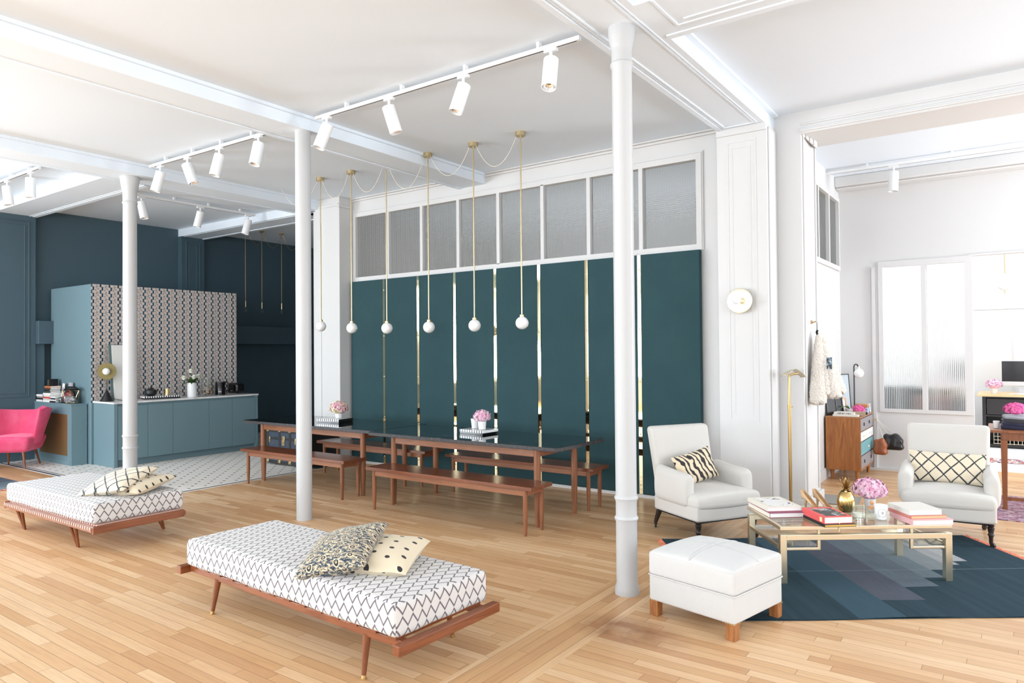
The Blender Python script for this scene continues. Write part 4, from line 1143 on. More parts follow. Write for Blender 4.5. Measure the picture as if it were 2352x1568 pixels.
# ================================================================== COFFEE TABLE
CTZ = 0.41; ang = R(36.6)
ct = thing('coffee_table', (-1.396, 5.211, 0), ang, 'brass coffee table with glass top and hanging lower shelves', 'coffee table')
L, W = 1.24, 0.67
def frame_rect(mb, x0, x1, y0, y1, z0, z1, w):
    mb.box(x0, x1, y0, y0 + w, z0, z1); mb.box(x0, x1, y1 - w, y1, z0, z1); mb.box(x0, x0 + w, y0 + w, y1 - w, z0, z1); mb.box(x1 - w, x1, y0 + w, y1 - w, z0, z1)
mb = MB(); frame_rect(mb, 0, L, 0, W, CTZ - 0.024, CTZ, 0.022); mb.build('top_frame', M['brass_pale'], ct, bevel=0.002, smooth=False)
MB().box(0.02, L - 0.02, 0.02, W - 0.02, CTZ - 0.009, CTZ - 0.001).build('glass_top', M['glass'], ct, smooth=False)
for y in (0.0, W - 0.044):
    mb = MB(); mb.box(0, L, y, y + 0.044, 0.312, 0.352); mb.build('long_rail', M['brass_pale'], ct, bevel=0.003, smooth=False)
    for x in (0.0, L - 0.048): MB().box(x, x + 0.048, y - 0.001, y + 0.045, 0.0075, 0.353).build('leg', M['brass_pale'], ct, bevel=0.003, smooth=False)
    for sx in (0, 1):
        mb = MB(); x0, x1 = (0.048, 0.285) if sx == 0 else (L - 0.285, L - 0.048)
        xi = x1 if sx == 0 else x0
        yy = y + 0.011
        mb.box(x0, x1, yy, yy + 0.022, 0.238, 0.258); mb.box(xi - 0.011, xi + 0.011, yy, yy + 0.022, 0.238, 0.312)
        mb.box(xi - 0.009, xi + 0.009, yy, yy + 0.022, 0.352, CTZ - 0.022)
        mb.build('bracket', M['brass_pale'], ct, bevel=0.004, smooth=False)
for x in (0.0, L - 0.02):
    MB().box(x, x + 0.02, 0.044, W - 0.044, 0.245, 0.270).build('end_rail', M['brass_pale'], ct, bevel=0.002, smooth=False)
for x0, x1 in ((0.02, 0.285), (L - 0.285, L - 0.02)):
    MB().box(x0, x1, 0.03, W - 0.03, 0.262, 0.269).build('glass_shelf', M['glass'], ct, smooth=False)

# ------------------------------------------------------------------ books
def book(loc, rz, w, d, h, cover, label, group='books', print_mat=None, pages=M['paper'], name='book', spine=None, rot=None):
    """w along local x, d along local y; spine on the -x side"""
    t = thing(name, loc, rot if rot else rz, label, 'book', group)
    mb = MB(); c = min(0.003, h * 0.12)
    mb.box(-w / 2, w / 2, -d / 2, d / 2, 0, c); mb.box(-w / 2, w / 2, -d / 2, d / 2, h - c, h); mb.box(-w / 2, -w / 2 + c, -d / 2, d / 2, 0, h)
    mb.build('cover', cover, t, smooth=False)
    MB().box(-w / 2 + c, w / 2 - 0.004, -d / 2 + 0.004, d / 2 - 0.004, c, h - c).build('pages', pages, t, smooth=False)
    if spine: MB().box(-w / 2 - 0.0008, -w / 2, -d / 2, d / 2, c, h - c).build('spine', spine, t, smooth=False)
    if print_mat:
        MB().box(-w * 0.36, w * 0.40, -d * 0.40, d * 0.36, h, h + 0.0005).build('cover_print', print_mat, t, smooth=False)
    return t
def solid(n, c, r=0.6): return plain(n, c, r)
def printed(name, bg, stops, sc=14, wav=0):
    m = Mat(name, rough=0.4); n = m.noise(sc, None, 3, 0.6, 0.8)
    m.base(m.ramp(n, [(0.0, rgb(*bg))] + [(p, rgb(*c)) for p, c in stops], 'CONSTANT')); return m.m
cream = solid('cream_cover', (232, 226, 212)); offw = solid('off_white_cover', (226, 222, 214)); coral = solid('coral_cover', (232, 92, 92), 0.5)
blackc = solid('black_cover', (26, 24, 28), 0.45); pinkc = solid('pink_cover', (236, 184, 186)); roseg = solid('rose_cover', (206, 128, 118), 0.5); violet = solid('plum_cover', (150, 70, 100)); gold_pages = plain('gilt_pages', (222, 196, 146), 0.5)
ba = math.atan2(0.63, 0.77)
book((-1.550, 5.690, CTZ), ba, 0.285, 0.40, 0.036, violet, 'large plum edged book at the bottom left of the coffee table', 'books on the coffee table', None, spine=cream)
book((-1.578, 5.720, CTZ + 0.0365), ba + 0.02, 0.27, 0.36, 0.032, cream, 'cream art book with ink drawing on its cover, coffee table left', 'books on the coffee table', printed('ink_drawing', (240, 238, 236), [(0.60, (48, 40, 44)), (0.66, (214, 206, 204)), (0.69, (60, 50, 54)), (0.72, (240, 238, 236))], 9))
rb = math.atan2(0.66, 0.75)
book((-1.150, 5.575, CTZ), rb - 0.02, 0.235, 0.33, 0.018, blackc, 'thin black book under the coral book', 'books on the coffee table', None, plain('yellow_pages', (226, 182, 92), 0.6))
rbk = book((-1.162, 5.585, CTZ + 0.0185), rb, 0.215, 0.31, 0.048, coral, 'thick coral red book with dark picture on the cover', 'books on the coffee table', printed('dark_picture', (44, 42, 46), [(0.5, (70, 66, 70)), (0.56, (120, 176, 160)), (0.60, (226, 200, 200)), (0.66, (54, 50, 54))], 16))
mb = MB(); mb.box(-0.112, -0.1085, -0.13, -0.10, 0.008, 0.040)
mb.surf(lambda u, v: (0.0 + 0.004 * math.sin(v * 5) + 0.006 * (u - 0.5), -0.155 - 0.012 * (1 - (1 - v) ** 2), 0.03 - 0.085 * v * v), 1, 8)
mb.build('ribbon', plain('cream_ribbon', (236, 226, 178), 0.6), rbk)
pb = math.atan2(0.62, 0.785)
book((-0.598, 5.985, CTZ), pb, 0.305, 0.285, 0.037, pinkc, 'pale pink book at the bottom right of the coffee table', 'books on the coffee table')
book((-0.625, 5.995, CTZ + 0.0375), pb + 0.03, 0.27, 0.27, 0.022, roseg, 'rose coloured book with gilt pages in the right pile', 'books on the coffee table', None, gold_pages)
book((-0.642, 6.010, CTZ + 0.060), pb - 0.02, 0.245, 0.275, 0.036, offw, 'off-white book on top of the right pile', 'books on the coffee table')

# ------------------------------------------------------------------ pineapple, candles, shoes
t = thing('gold_pineapple', (-1.105, 5.985, CTZ), 0, 'gilded pineapple ornament with spiky leaves on the coffee table', 'ornament')
def pine(u, v):
    a = 2 * PI * u; z = v
    r_ = 0.064 * (math.sin(PI * (0.11 + 0.80 * z)) ** 0.45)
    rr = r_ * (1 + 0.022 * math.cos(12 * a + 3 * z) * math.sin(PI * z))
    return (rr * math.cos(a), rr * math.sin(a), 0.158 * z)
mb = MB(); mb.surf(pine, 72, 20, closeu=True); mb.build('fruit', Mat('beaten_gold', (0.62, 0.43, 0.17), 0.25, 1.0).m, t, angle=80)
mb = MB(); rnd = random.Random(4)
for lev, (n, tilt, ln, z0) in enumerate(((7, 1.15, 0.060, 0.160), (7, 0.85, 0.075, 0.170), (6, 0.5, 0.082, 0.180), (4, 0.2, 0.080, 0.188))):
    for k in range(n):
        a = 2 * PI * (k + lev * 0.4) / n; d = Vector((math.cos(a), math.sin(a), 0)); s = Vector((-d.y, d.x, 0)); P = []
        for q in range(6):
            tt = q / 5; w = 0.0125 * (1 - tt) ** 0.7 * (0.6 + tt)
            p = Vector((0, 0, z0)) + d * (0.006 + ln * tt * math.sin(tilt)) + Vector((0, 0, ln * tt * math.cos(tilt) + 0.012 * tt * (1 - tt)))
            P += [p + s * w, p + d * 0.003 + Vector((0, 0, 0.001)), p - s * w]
        mb.add(P, [(3 * i, 3 * i + 1, 3 * i + 4, 3 * i + 3) for i in range(5)] + [(3 * i + 1, 3 * i + 2, 3 * i + 5, 3 * i + 4) for i in range(5)])
mb.cyl((0, 0, 0.150), (0, 0, 0.19), 0.014, 0.006)
mb.build('leaves', Mat('gold_leaf', (0.55, 0.36, 0.15), 0.28, 1.0).m, t)

t = thing('candle_tumbler', (-0.985, 5.765, CTZ), 0, 'clear glass tumbler holding a candle, beside the coral book', 'candle')
MB().lathe([(0.001, 0), (0.035, 0), (0.038, 0.003), (0.038, 0.108), (0.0355, 0.108), (0.0355, 0.018), (0.001, 0.016)], n=32).build('tumbler', M['glass'], t)
MB().lathe([(0.001, 0.0175), (0.0345, 0.0175), (0.0345, 0.048), (0.001, 0.050)], n=32).build('wax', plain('wax', (240, 238, 226), 0.5), t)
MB().lathe([(0.0352, 0.0), (0.0356, 0.006), (0.0356, 0.014), (0.030, 0.016)], n=32, capb=False, capt=False).build('silver_base', M['chrome'], t)
t = thing('candle_jar', (-0.845, 5.865, CTZ), 0, 'white ceramic candle jar with octagonal label on the coffee table', 'candle')
MB().lathe([(0.001, 0), (0.038, 0), (0.042, 0.005), (0.045, 0.104), (0.042, 0.106), (0.039, 0.09), (0.001, 0.088)], n=36).build('jar', M['porcelain'], t)
def wrap(ang, z, r=0.0452): return (r * math.cos(ang), r * math.sin(ang), z)
a0 = R(-68)
mb = MB(); oc = []
for k in range(8):
    b = R(22.5 + 45 * k); oc.append((a0 + 0.031 * math.cos(b) / 0.045, 0.053 + 0.031 * math.sin(b)))
pts = []
for k in range(8):
    p, q = oc[k], oc[(k + 1) % 8]
    for s in range(4): pts.append(wrap(p[0] + (q[0] - p[0]) * s / 4, p[1] + (q[1] - p[1]) * s / 4, 0.0452 if True else 0))
mb.tube(pts, 0.0006, 4, True)
# the numeral 8 in the middle of the label
for cz, rr in ((0.0585, 0.0048), (0.049, 0.0056)):
    mb.tube([wrap(a0 + rr * math.cos(2 * PI * k / 16) / 0.045, cz + rr * math.sin(2 * PI * k / 16)) for k in range(16)], 0.0007, 4, True)
mb.build('label_print', plain('black_print', (40, 38, 40), 0.6), t)
t = thing('matchstick_bottle', (-0.925, 5.99, CTZ), 0, 'little glass vessel with a round wooden stopper behind the candles', 'bottle')
MB().lathe([(0.001, 0), (0.032, 0), (0.034, 0.03), (0.028, 0.045), (0.026, 0.045), (0.030, 0.03), (0.001, 0.004)], n=28).build('vessel', M['glass'], t)
wd = plain('pale_wood', (208, 156, 112), 0.5)
MB().lathe([(0.001, 0.045), (0.034, 0.045), (0.034, 0.056), (0.010, 0.060), (0.006, 0.075), (0.001, 0.076)], n=28).sphere((0, 0, 0.09), 0.016, 16).build('stopper', wd, t)
cup((-0.965, 6.17, CTZ), 0.036, 0.044, 0.095, 'white pot with the large pink hydrangea on the coffee table', group='white flower pots')
hydrangea((-0.965, 6.17, CTZ + 0.155), 0.120, M['petal_pink'], 'large pale pink hydrangea head on the coffee table', 11, 210, 0.021, sc=(1, 1, 0.72))

def heel_shoe(loc, rz, label):
    """stiletto court shoe, toe towards +x, sole footprint on z=0"""
    t = thing('high_heel_shoe', loc, rz, label, 'shoe', 'pair of high heeled shoes')
    L_ = 0.205
    def solez(q): return 0.088 * (0.5 + 0.5 * math.cos(PI * min(1, q / 0.66))) if q < 0.66 else 0.0
    def halfw(q): return 0.026 + 0.006 * math.sin(PI * q * 1.1) if q < 0.35 else (0.030 + 0.010 * math.sin(PI * (q - 0.35) / 0.5) if q < 0.72 else 0.0385 * max(0.02, (1 - ((q - 0.72) / 0.28) ** 1.6)) ** 0.9)
    def topline(q): return 0.062 - 0.135 * q if q < 0.30 else (0.022 - 0.01 * (q - 0.3) / 0.4 if q < 0.70 else 0.012)
    N = 26; K = 12
    def upper(u, v):
        q = v; w = halfw(q); zs = solez(q); h = max(0.012, topline(q))
        a = u * PI       # from one side, under, to the other
        if q > 0.70:   # closed toe box
            hh = 0.034 * max(0.12, 1 - ((q - 0.70) / 0.30) ** 1.3)
            return (q * L_, w * math.cos(a), zs + 0.004 + hh * math.sin(a))
        s = math.cos(a)
        side = 1 if s >= 0 else -1; k = abs(s)
        return (q * L_ - (0.012 * (h / 0.06) if q < 0.1 else 0), side * (w * (0.55 + 0.45 * min(1, k * 2.2))) if k > 0.02 else 0.0, zs + 0.004 + h * k ** 1.2)
    # sides of the shoe as an outer shell
    mb = MB()
    for side in (-1, 1):
        def shell(u, v, side=side):
            q = u * 0.72; w = halfw(q); zs = solez(q); h = topline(q)
            return (q * L_ - (0.012 * v if q < 0.12 else 0.012 * v * max(0, 1 - (q - 0.12) * 6)), side * w * (1.0 - 0.12 * v), zs + h * v)
        mb.surf(shell, 20, 5)
    def counter(u, v):
        a = PI / 2 + PI * u; w = halfw(0)
        return (-0.015 * abs(math.cos(a - 0)) * 0 + math.cos(a) * 0.016 - 0.012 * v, w * math.sin(a) * (1 - 0.12 * v), solez(0) + topline(0) * v)
    mb.surf(counter, 12, 5)
    def toe(u, v):
        q = 0.66 + 0.36 * v; w = halfw(min(q, 0.999)); a = PI * u; hh = 0.030 * max(0.10, 1 - max(0, (q - 0.66) / 0.36) ** 1.4) + 0.004
        return (q * L_, w * math.cos(a), solez(q) + hh * math.sin(a))
    mb.surf(toe, 14, 12)
    o = mb.build('upper', NUDE, t, angle=70); s = o.modifiers.new('solid', 'SOLIDIFY'); s.thickness = 0.0018; s.offset = 0
    mb = MB()
    def insole(u, v):
        q = v * 1.0; w = halfw(min(0.999, q)) * 0.97; return (q * L_, w * (2 * u - 1), solez(q) + 0.0015)
    mb.surf(insole, 6, 26)
    def outs(u, v):
        q = v * 1.0; w = halfw(min(0.999, q)); return (q * L_, w * (1 - 2 * u), solez(q) - 0.0015)
    mb.surf(outs, 6, 26); mb.build('sole', NUDE_IN, t, angle=70)
    MB().cyl((0.012, 0, 0.0), (0.012, 0, 0.090), 0.0045, 0.013, 14).build('heel', NUDE, t)
    return t
NUDE = plain('nude_patent_leather', (204, 168, 128), 0.18); NUDE_IN = plain('tan_lining', (190, 146, 100), 0.5)
heel_shoe((-1.395, 5.905, CTZ), R(-14), 'nude high heeled shoe, the left one of the pair on the coffee table')
heel_shoe((-1.325, 5.985, CTZ), R(-14), 'nude high heeled shoe, the right one of the pair on the coffee table')

# ================================================================== FLOOR LAMP
t = thing('floor_lamp', (-1.80, 7.10, 0), R(0), 'slender brass pharmacy floor lamp with folded shade, in front of the pier', 'floor lamp')
MB().lathe([(0.001, 0), (0.12, 0), (0.122, 0.006), (0.115, 0.014), (0.02, 0.022), (0.012, 0.03)], n=40).build('base', M['brass_aged'], t)
mb = MB(); mb.cyl((0, 0, 0.02), (0, 0, 1.12), 0.0155, n=16); mb.build('pole', M['brass_aged'], t)
mb = MB(); mb.cyl((0, 0, 1.10), (0, 0, 1.14), 0.018, n=16); mb.cyl((0, 0, 1.12), (0.03, 0, 1.12), 0.004, n=8); mb.build('collar', M['brass_aged'], t)
mb = MB(); mb.tube([(0, 0, 1.12), (0, 0, 1.40), (0.004, 0.003, 1.425), (0.03, 0.02, 1.437), (0.07, 0.045, 1.44)], 0.0115, 10); mb.build('arm', M['brass_aged'], t)
def shade(u, v):
    # a folded sheet: arched across x, running back along y, lower at the right tip
    a = u * 2 - 1; d = v - 0.5
    x = 0.095 + a * 0.125 * (1 - 0.25 * abs(2 * d) ** 2)
    z = 1.422 + 0.062 * (1 - abs(a) ** 1.5) - 0.012 * (a > 0) * a
    return (x, 0.14 * d, z)
mb = MB(); mb.surf(shade, 20, 10); sh = mb.build('shade', Mat('old_brass_shade', (0.66, 0.58, 0.42), 0.4, 1.0).m, t, angle=70); sh.rotation_euler = (R(-6), 0, R(33))
sm = sh.modifiers.new('s', 'SOLIDIFY'); sm.thickness = 0.002

# ================================================================== COAT ON A HOOK
t = thing('coat_hook', (-1.75, 7.80, 1.955), 0, 'small brass wall hook above the cream coat', 'hook')
MB().box(0, 0.012, -0.02, 0.02, -0.018, 0.018).cyl((0.01, 0, -0.005), (0.05, 0, 0.006), 0.006, n=10).build('peg', M['brass_aged'], t)
t = thing('sheepskin_coat', (-1.72, 7.80, 1.95), 0, 'cream shaggy sheepskin coat hanging from a hook on the pier', 'coat')
MB().tube([(0.03, 0, 0.0), (0.03, 0, -0.07), (0.03, 0.0, -0.10)], 0.0025, 6).tube([(0.03, 0.0, -0.085), (0.02, 0.02, -0.1), (0.03, 0.0, -0.12)], 0.012, 8).build('hanger_loop', M['black'], t)
def lobe(top, bot, wx, wy, name, seed, n=60, m=60, tw=0.3):
    T0, B0 = Vector(top), Vector(bot)
    def g(u, v):
        a = 2 * PI * u; k = v
        q = tw + (1 - tw) * min(1.0, k * 1.25) ** 0.8
        if k < 0.06: q *= (k / 0.06) ** 0.5
        if k > 0.95: q *= max(0.03, 1 - ((k - 0.95) / 0.05) ** 2) ** 0.5
        fold = 1 + 0.07 * math.sin(3 * a + k * 2.0 + seed) * k
        c = T0 + (B0 - T0) * k
        return (max(c.x + wx * q * fold * math.cos(a), 0.0), c.y + wy * q * fold * math.sin(a), c.z + 0.01 * math.sin(5 * a) * k)
    mb = MB(); mb.surf(g, n, m, closeu=True)
    o = mb.build(name, M['sherpa'], t, angle=180)
    tx = bpy.data.textures.new('wool_curl', 'CLOUDS'); tx.noise_scale = 0.016; tx.noise_depth = 1
    s = o.modifiers.new('sub', 'SUBSURF'); s.levels = 2; s.render_levels = 2
    d = o.modifiers.new('curl', 'DISPLACE'); d.texture = tx; d.strength = 0.022; d.mid_level = 0.4; d.texture_coords = 'LOCAL'
    return o
lobe((0.05, -0.02, -0.11), (0.06, -0.16, -0.84), 0.085, 0.14, 'front_panel', 1)
lobe((0.07, 0.0, -0.14), (0.185, -0.02, -0.78), 0.085, 0.12, 'back_panel', 2)
lobe((0.06, 0.0, -0.12), (0.13, -0.06, -0.76), 0.07, 0.12, 'lining', 3)
lobe((0.07, 0.03, -0.14), (0.235, 0.06, -0.74), 0.06, 0.10, 'sleeve', 4)
MB().box(0.150, 0.20, -0.175, -0.155, -0.48, -0.36).build('lining_patch', printed('blue_lining', (30, 32, 36), [(0.45, (52, 120, 160)), (0.52, (210, 206, 200)), (0.56, (28, 30, 34))], 30), t, smooth=False)

# ================================================================== SIDEBOARD WITH COLOURED DRAWERS
SBX0, SBX1, SBY0, SBY1, SBZ0, SBZ1 = -2.027, -1.615, 9.74, 10.68, 0.135, 0.812
t = thing('sideboard', ((SBX0 + SBX1) / 2, SBY0, 0), 0, 'wooden chest of drawers with grey, white and teal drawer fronts', 'chest of drawers')
hw = (SBX1 - SBX0) / 2; LY = SBY1 - SBY0
mb = MB(); mb.box(-hw, hw - 0.004, 0, 0.02, SBZ0, SBZ1 - 0.018); mb.box(-hw, hw - 0.004, LY - 0.02, LY, SBZ0, SBZ1 - 0.018); mb.box(-hw, -hw + 0.02, 0, LY, SBZ0, SBZ1 - 0.018); mb.box(-hw, hw - 0.004, 0, LY, SBZ0, SBZ0 + 0.02); mb.box(-hw, hw - 0.02, 0.02, LY - 0.02, 0.2, 0.78)
mb.build('carcass', M['sheesham'], t, smooth=False, bevel=0.002)
MB().box(-hw, hw, 0, LY, SBZ1 - 0.018, SBZ1).build('top', walnut('chest_top', (176, 122, 78), (140, 92, 56), along=1), t, smooth=False, bevel=0.002)
grey = plain('grey_drawer', (142, 138, 142), 0.45); whitep = plain('white_drawer', (236, 236, 236), 0.4); tealp = plain('teal_drawer', (112, 168, 176), 0.45); knobm = plain('bone_knob', (226, 220, 208), 0.3)
def drawer(y0, y1, z0, z1, mat, pulls, pm, shape='bar'):
    d = MB().box(hw - 0.016, hw, y0, y1, z0, z1).build('drawer', mat, t, smooth=False, bevel=0.002)
    for y in pulls:
        if shape == 'bar': MB().box(hw, hw + 0.010, y - 0.010, y + 0.010, (z0 + z1) / 2 - 0.020, (z0 + z1) / 2 + 0.020).build('handle', pm, d, smooth=False, bevel=0.002)
        elif shape == 'wide': MB().box(hw, hw + 0.008, y - 0.08, y + 0.08, (z0 + z1) / 2 - 0.010, (z0 + z1) / 2 + 0.010).build('handle', pm, d, smooth=False, bevel=0.002)
        else: MB().sphere((hw + 0.018, y, (z0 + z1) / 2), 0.013, 14).cyl((hw, y, (z0 + z1) / 2), (hw + 0.015, y, (z0 + z1) / 2), 0.005, n=8).build('handle', pm, d)
drawer(0.02, LY - 0.02, 0.632, 0.785, grey, (0.22, 0.60), M['darkwood'])
drawer(0.02, 0.455, 0.505, 0.615, whitep, (0.24,), knobm, 'wide'); drawer(0.475, LY - 0.02, 0.505, 0.615, whitep, (0.69,), knobm, 'wide')
drawer(0.02, LY - 0.02, 0.330, 0.488, tealp, (0.42,), knobm, 'knob')
drawer(0.02, LY - 0.02, 0.160, 0.315, grey, (0.22, 0.70), M['darkwood'])
for x in (-hw + 0.06, hw - 0.06):
    for y in (0.07, LY - 0.07): MB().cyl((x, y, 0), (x, y, SBZ0), 0.018, 0.028, 16).build('leg', M['sheesham'], t)
for i, z in enumerate((0.715,)): MB().cyl((hw, LY - 0.05, z), (hw + 0.05, LY - 0.05, z + 0.004), 0.009, n=10).build('peg', M['brass'], t)

ZT = SBZ1 + 0.001
t = thing('table_lamp', (-1.80, 10.42, ZT), 0, 'black hooked table lamp with opal globe and brass base, on the chest of drawers', 'table lamp')
MB().cyl((0, 0, 0), (0, 0, 0.095), 0.038, n=24).build('base', M['brass_pale'], t)
MB().tube([(0, 0, 0.09), (0, 0, 0.615), (0.004, 0.003, 0.64), (0.02, 0.01, 0.652), (0.036, 0.02, 0.645), (0.052, 0.03, 0.61)], 0.0085, 10).build('stem', plain('dark_blue_metal', (30, 42, 54), 0.35), t)
MB().cyl((0.052, 0.03, 0.585), (0.052, 0.03, 0.62), 0.014, n=14).build('socket', M['brass_pale'], t)
MB().sphere((0.052, 0.03, 0.53), 0.066, 24).build('globe', M['opal'], t)
def frame(loc, rz, w, h, mat, pic, label, tilt=8):
    t = thing('picture_frame', loc, (R(-tilt), 0, rz), label, 'picture frame', 'frames on the chest of drawers')
    mb = MB(); b = 0.018; mb.box(-w / 2, w / 2, -0.012, 0, 0, b); mb.box(-w / 2, w / 2, -0.012, 0, h - b, h); mb.box(-w / 2, -w / 2 + b, -0.012, 0, b, h - b); mb.box(w / 2 - b, w / 2, -0.012, 0, b, h - b)
    mb.build('frame', mat, t, smooth=False); MB().box(-w / 2 + b, w / 2 - b, -0.006, 0, b, h - b).build('picture', pic, t, smooth=False)
frame((-1.975, 9.90, ZT), R(55), 0.17, 0.22, M['darkwood'], blackc, 'dark framed picture leftmost on the chest of drawers')
frame((-1.93, 10.03, ZT), R(55), 0.18, 0.23, M['black'], blackc, 'black framed picture second from left on the chest of drawers')
frame((-1.90, 10.17, ZT), R(60), 0.16, 0.21, wd, M['paper'], 'pale wooden framed picture on the chest of drawers')
t = thing('leaning_mirror', (-1.97, 10.62, ZT), (R(-4), 0, R(70)), 'dark edged frame leaning on the wall behind the coat hem', 'frame')
MB().box(-0.16, 0.16, -0.01, 0.0, 0, 0.50).build('panel', plain('pale_picture', (190, 200, 206), 0.3), t, smooth=False)
mb = MB(); frame_rect(mb, -0.17, 0.17, -0.0, 0.012, 0, 0.51, 0.0); 
MB().box(-0.17, -0.158, -0.014, 0.003, 0, 0.51).box(0.158, 0.17, -0.014, 0.003, 0, 0.51).box(-0.17, 0.17, -0.014, 0.003, 0.5, 0.51).build('frame', M['black'], t, smooth=False)
book((-1.80, 9.875, ZT), R(2), 0.30, 0.20, 0.022, cream, 'large cream book at the front of the chest of drawers top', 'books on the chest of drawers')
def lettered():
    m = Mat('lettered_spine', rough=0.6); x, y, z = m.xyz()
    k = m.noise(1.0, m.vec(x * 95.0, z * 60.0), 1); bars = k.gt(0.52) * (x.abs()).lt(0.085)
    m.base(m.mix(bars, rgb(236, 232, 224), rgb(40, 38, 40))); return m.m
book((-1.815, 9.88, ZT + 0.023), R(-2), 0.24, 0.17, 0.026, offw, 'small white book with black lettering on the cream book', 'books on the chest of drawers', None, lettered())
cup((-1.80, 10.12, ZT), 0.045, 0.060, 0.075, 'white bowl with a green leafy twig on the chest of drawers', name='bowl', cat='bowl')
mb = MB()
for k in range(5):
    a = 2.2 + k * 0.5
    mb.surf(lambda u, v, a=a: (0.22 * v * math.cos(a) + (u - 0.5) * 0.035 * math.sin(PI * v) * math.sin(a), 0.22 * v * math.sin(a) + (u - 0.5) * 0.035 * math.sin(PI * v) * math.cos(a), 0.06 + 0.05 * math.sin(PI * v)), 2, 8)
o = mb.build('leafy_twig', M['leaf']); o.location = (-1.80, 10.12, ZT); tag(o, 'green leaves spilling over the white bowl', 'plant')
hydrangea((-1.705, 10.13, ZT + 0.062), 0.075, M['petal_hot'], 'magenta flower head lying on the chest of drawers', 21, 110, 0.018, 'magenta flower heads', sc=(1, 1, 0.8), stem=0.0)
MB_ = MB().box(-0.07, 0.07, -0.05, 0.05, 0, 0.055); o = MB_.build('trinket_box', solid('taupe_box', (160, 138, 116)), bevel=0.006); o.location = (-1.66, 9.93, ZT); o.rotation_euler = (0, 0, R(12)); tag(o, 'taupe leather trinket box near the front of the chest of drawers', 'box')
o = MB().box(-0.08, 0.08, -0.045, 0.045, 0, 0.045).build('wallet', solid('tan_wallet', (190, 134, 88)), bevel=0.012); o.location = (-1.69, 10.30, ZT + 0.085); tag(o, 'tan leather wallet behind the magenta flower', 'wallet')
o = MB().box(-0.085, 0.085, -0.05, 0.05, 0, 0.084).build('striped_gift_box', printed('blue_check', (236, 236, 236), [(0.5, (44, 96, 160)), (0.58, (236, 236, 236)), (0.66, (60, 120, 180))], 40), bevel=0.003); o.location = (-1.70, 10.31, ZT); tag(o, 'white box with blue pattern supporting the tan wallet', 'box')
o = MB().box(-0.075, 0.075, -0.05, 0.05, 0, 0.12).build('pattern_box', printed('blue_check_2', (238, 238, 238), [(0.52, (40, 90, 160)), (0.6, (238, 238, 238)), (0.64, (90, 150, 190))], 36), bevel=0.003); o.location = (-1.70, 10.52, ZT); tag(o, 'taller white and blue patterned box at the back of the chest of drawers', 'box')
o = MB().soft(-0.05, 0.05, -0.035, 0.035, 0, 0.03, 0.012).build('black_purse', M['black']); o.location = (-1.66, 10.13, ZT); o.location = (-1.625 - 0.03, 10.20, ZT); tag(o, 'small black pouch near the front edge of the chest of drawers', 'pouch')

# bags hanging from the peg on the chest of drawers
def bag(name, c, size, mat, label, peg, straps, flare=0.0):
    t = thing(name, c, 0, label, 'handbag', 'hanging handbags')
    sx, sy, sz = size
    def f(x, y, z):
        k = max(0.0, (z + sz / 2) / sz)
        s = 1.0 - 0.22 * k ** 2.2 + flare * (1 - k)
        return (x * s + 0.006 * math.sin(z * 60), y * s * (1 + 0.05 * math.sin(x * 50)), z + 0.01 * math.sin(x * 40) * k)
    MB().soft(-sx / 2, sx / 2, -sy / 2, sy / 2, -sz / 2, sz / 2, min(size) * 0.32, 10, f).build('body', mat, t, angle=60)
    for a, b in straps:
        pts = [tuple(Vector(peg) - Vector(c) + (Vector(a) - (Vector(peg) - Vector(c))) * k / 8) for k in range(9)]
        MB().tube(pts, 0.004, 6).build('strap', b, t)
    return t
chain = Mat('chain_metal', (0.6, 0.55, 0.5), 0.35, 1.0).m
PEG = (-1.565, 10.63, 0.716)
bag('handbag', (-1.505, 10.48, 0.37), (0.17, 0.13, 0.21), plain('tan_leather', (150, 84, 50), 0.45), 'tan brown leather bag hanging beside the drawers', PEG, (((-0.03, 0.0, 0.09), chain), ((0.04, 0.02, 0.09), chain)))
bag('handbag', (-1.375, 10.63, 0.425), (0.25, 0.16, 0.21), plain('black_leather', (24, 22, 24), 0.3), 'shiny black leather bag hanging on long straps', PEG, (((-0.05, 0.0, 0.09), chain), ((0.04, 0.03, 0.09), chain), ((0.0, 0.0, 0.095), chain)), 0.05)

# ================================================================== WOODEN TABLE WITH FOLDED CLOTHES
t = thing('wooden_table', (-0.13, 8.90, 0), R(1), 'brown wooden table cut by the right edge, folded clothes on top', 'table')
MB().box(-0.14, 1.85, -0.06, 0.72, 0.795, 0.822).build('tabletop', M['table_wood'], t, bevel=0.004, smooth=False)
mb = MB(); mb.box(-0.02, 1.75, -0.01, 0.012, 0.715, 0.795); mb.box(-0.02, 1.75, 0.63, 0.65, 0.715, 0.795); mb.box(-0.02, 0.0, 0.0, 0.65, 0.715, 0.795); mb.build('apron', M['table_wood'], t, smooth=False)
for x in (0.0, 1.7):
    for y in (0.0, 0.62): 
        mb = MB(); vs = []
        for z, w in ((0.03, 0.020), (0.72, 0.030)):
            for dx, dy in ((-1, -1), (1, -1), (1, 1), (-1, 1)): vs.append((x + dx * w, y + dy * w, z))
        mb.add(vs, [(3, 2, 1, 0), (4, 5, 6, 7), (0, 1, 5, 4), (1, 2, 6, 5), (2, 3, 7, 6), (3, 0, 4, 7)]); mb.lathe([(0.014, 0), (0.024, 0.01), (0.024, 0.03)], (x, y, 0), 16)
        mb.build('leg', M['table_wood'], t, smooth=False, bevel=0.002)
MB().box(0.02, 1.68, -0.01, 0.012, 0.10, 0.135).build('stretcher', M['table_wood'], t, smooth=False)
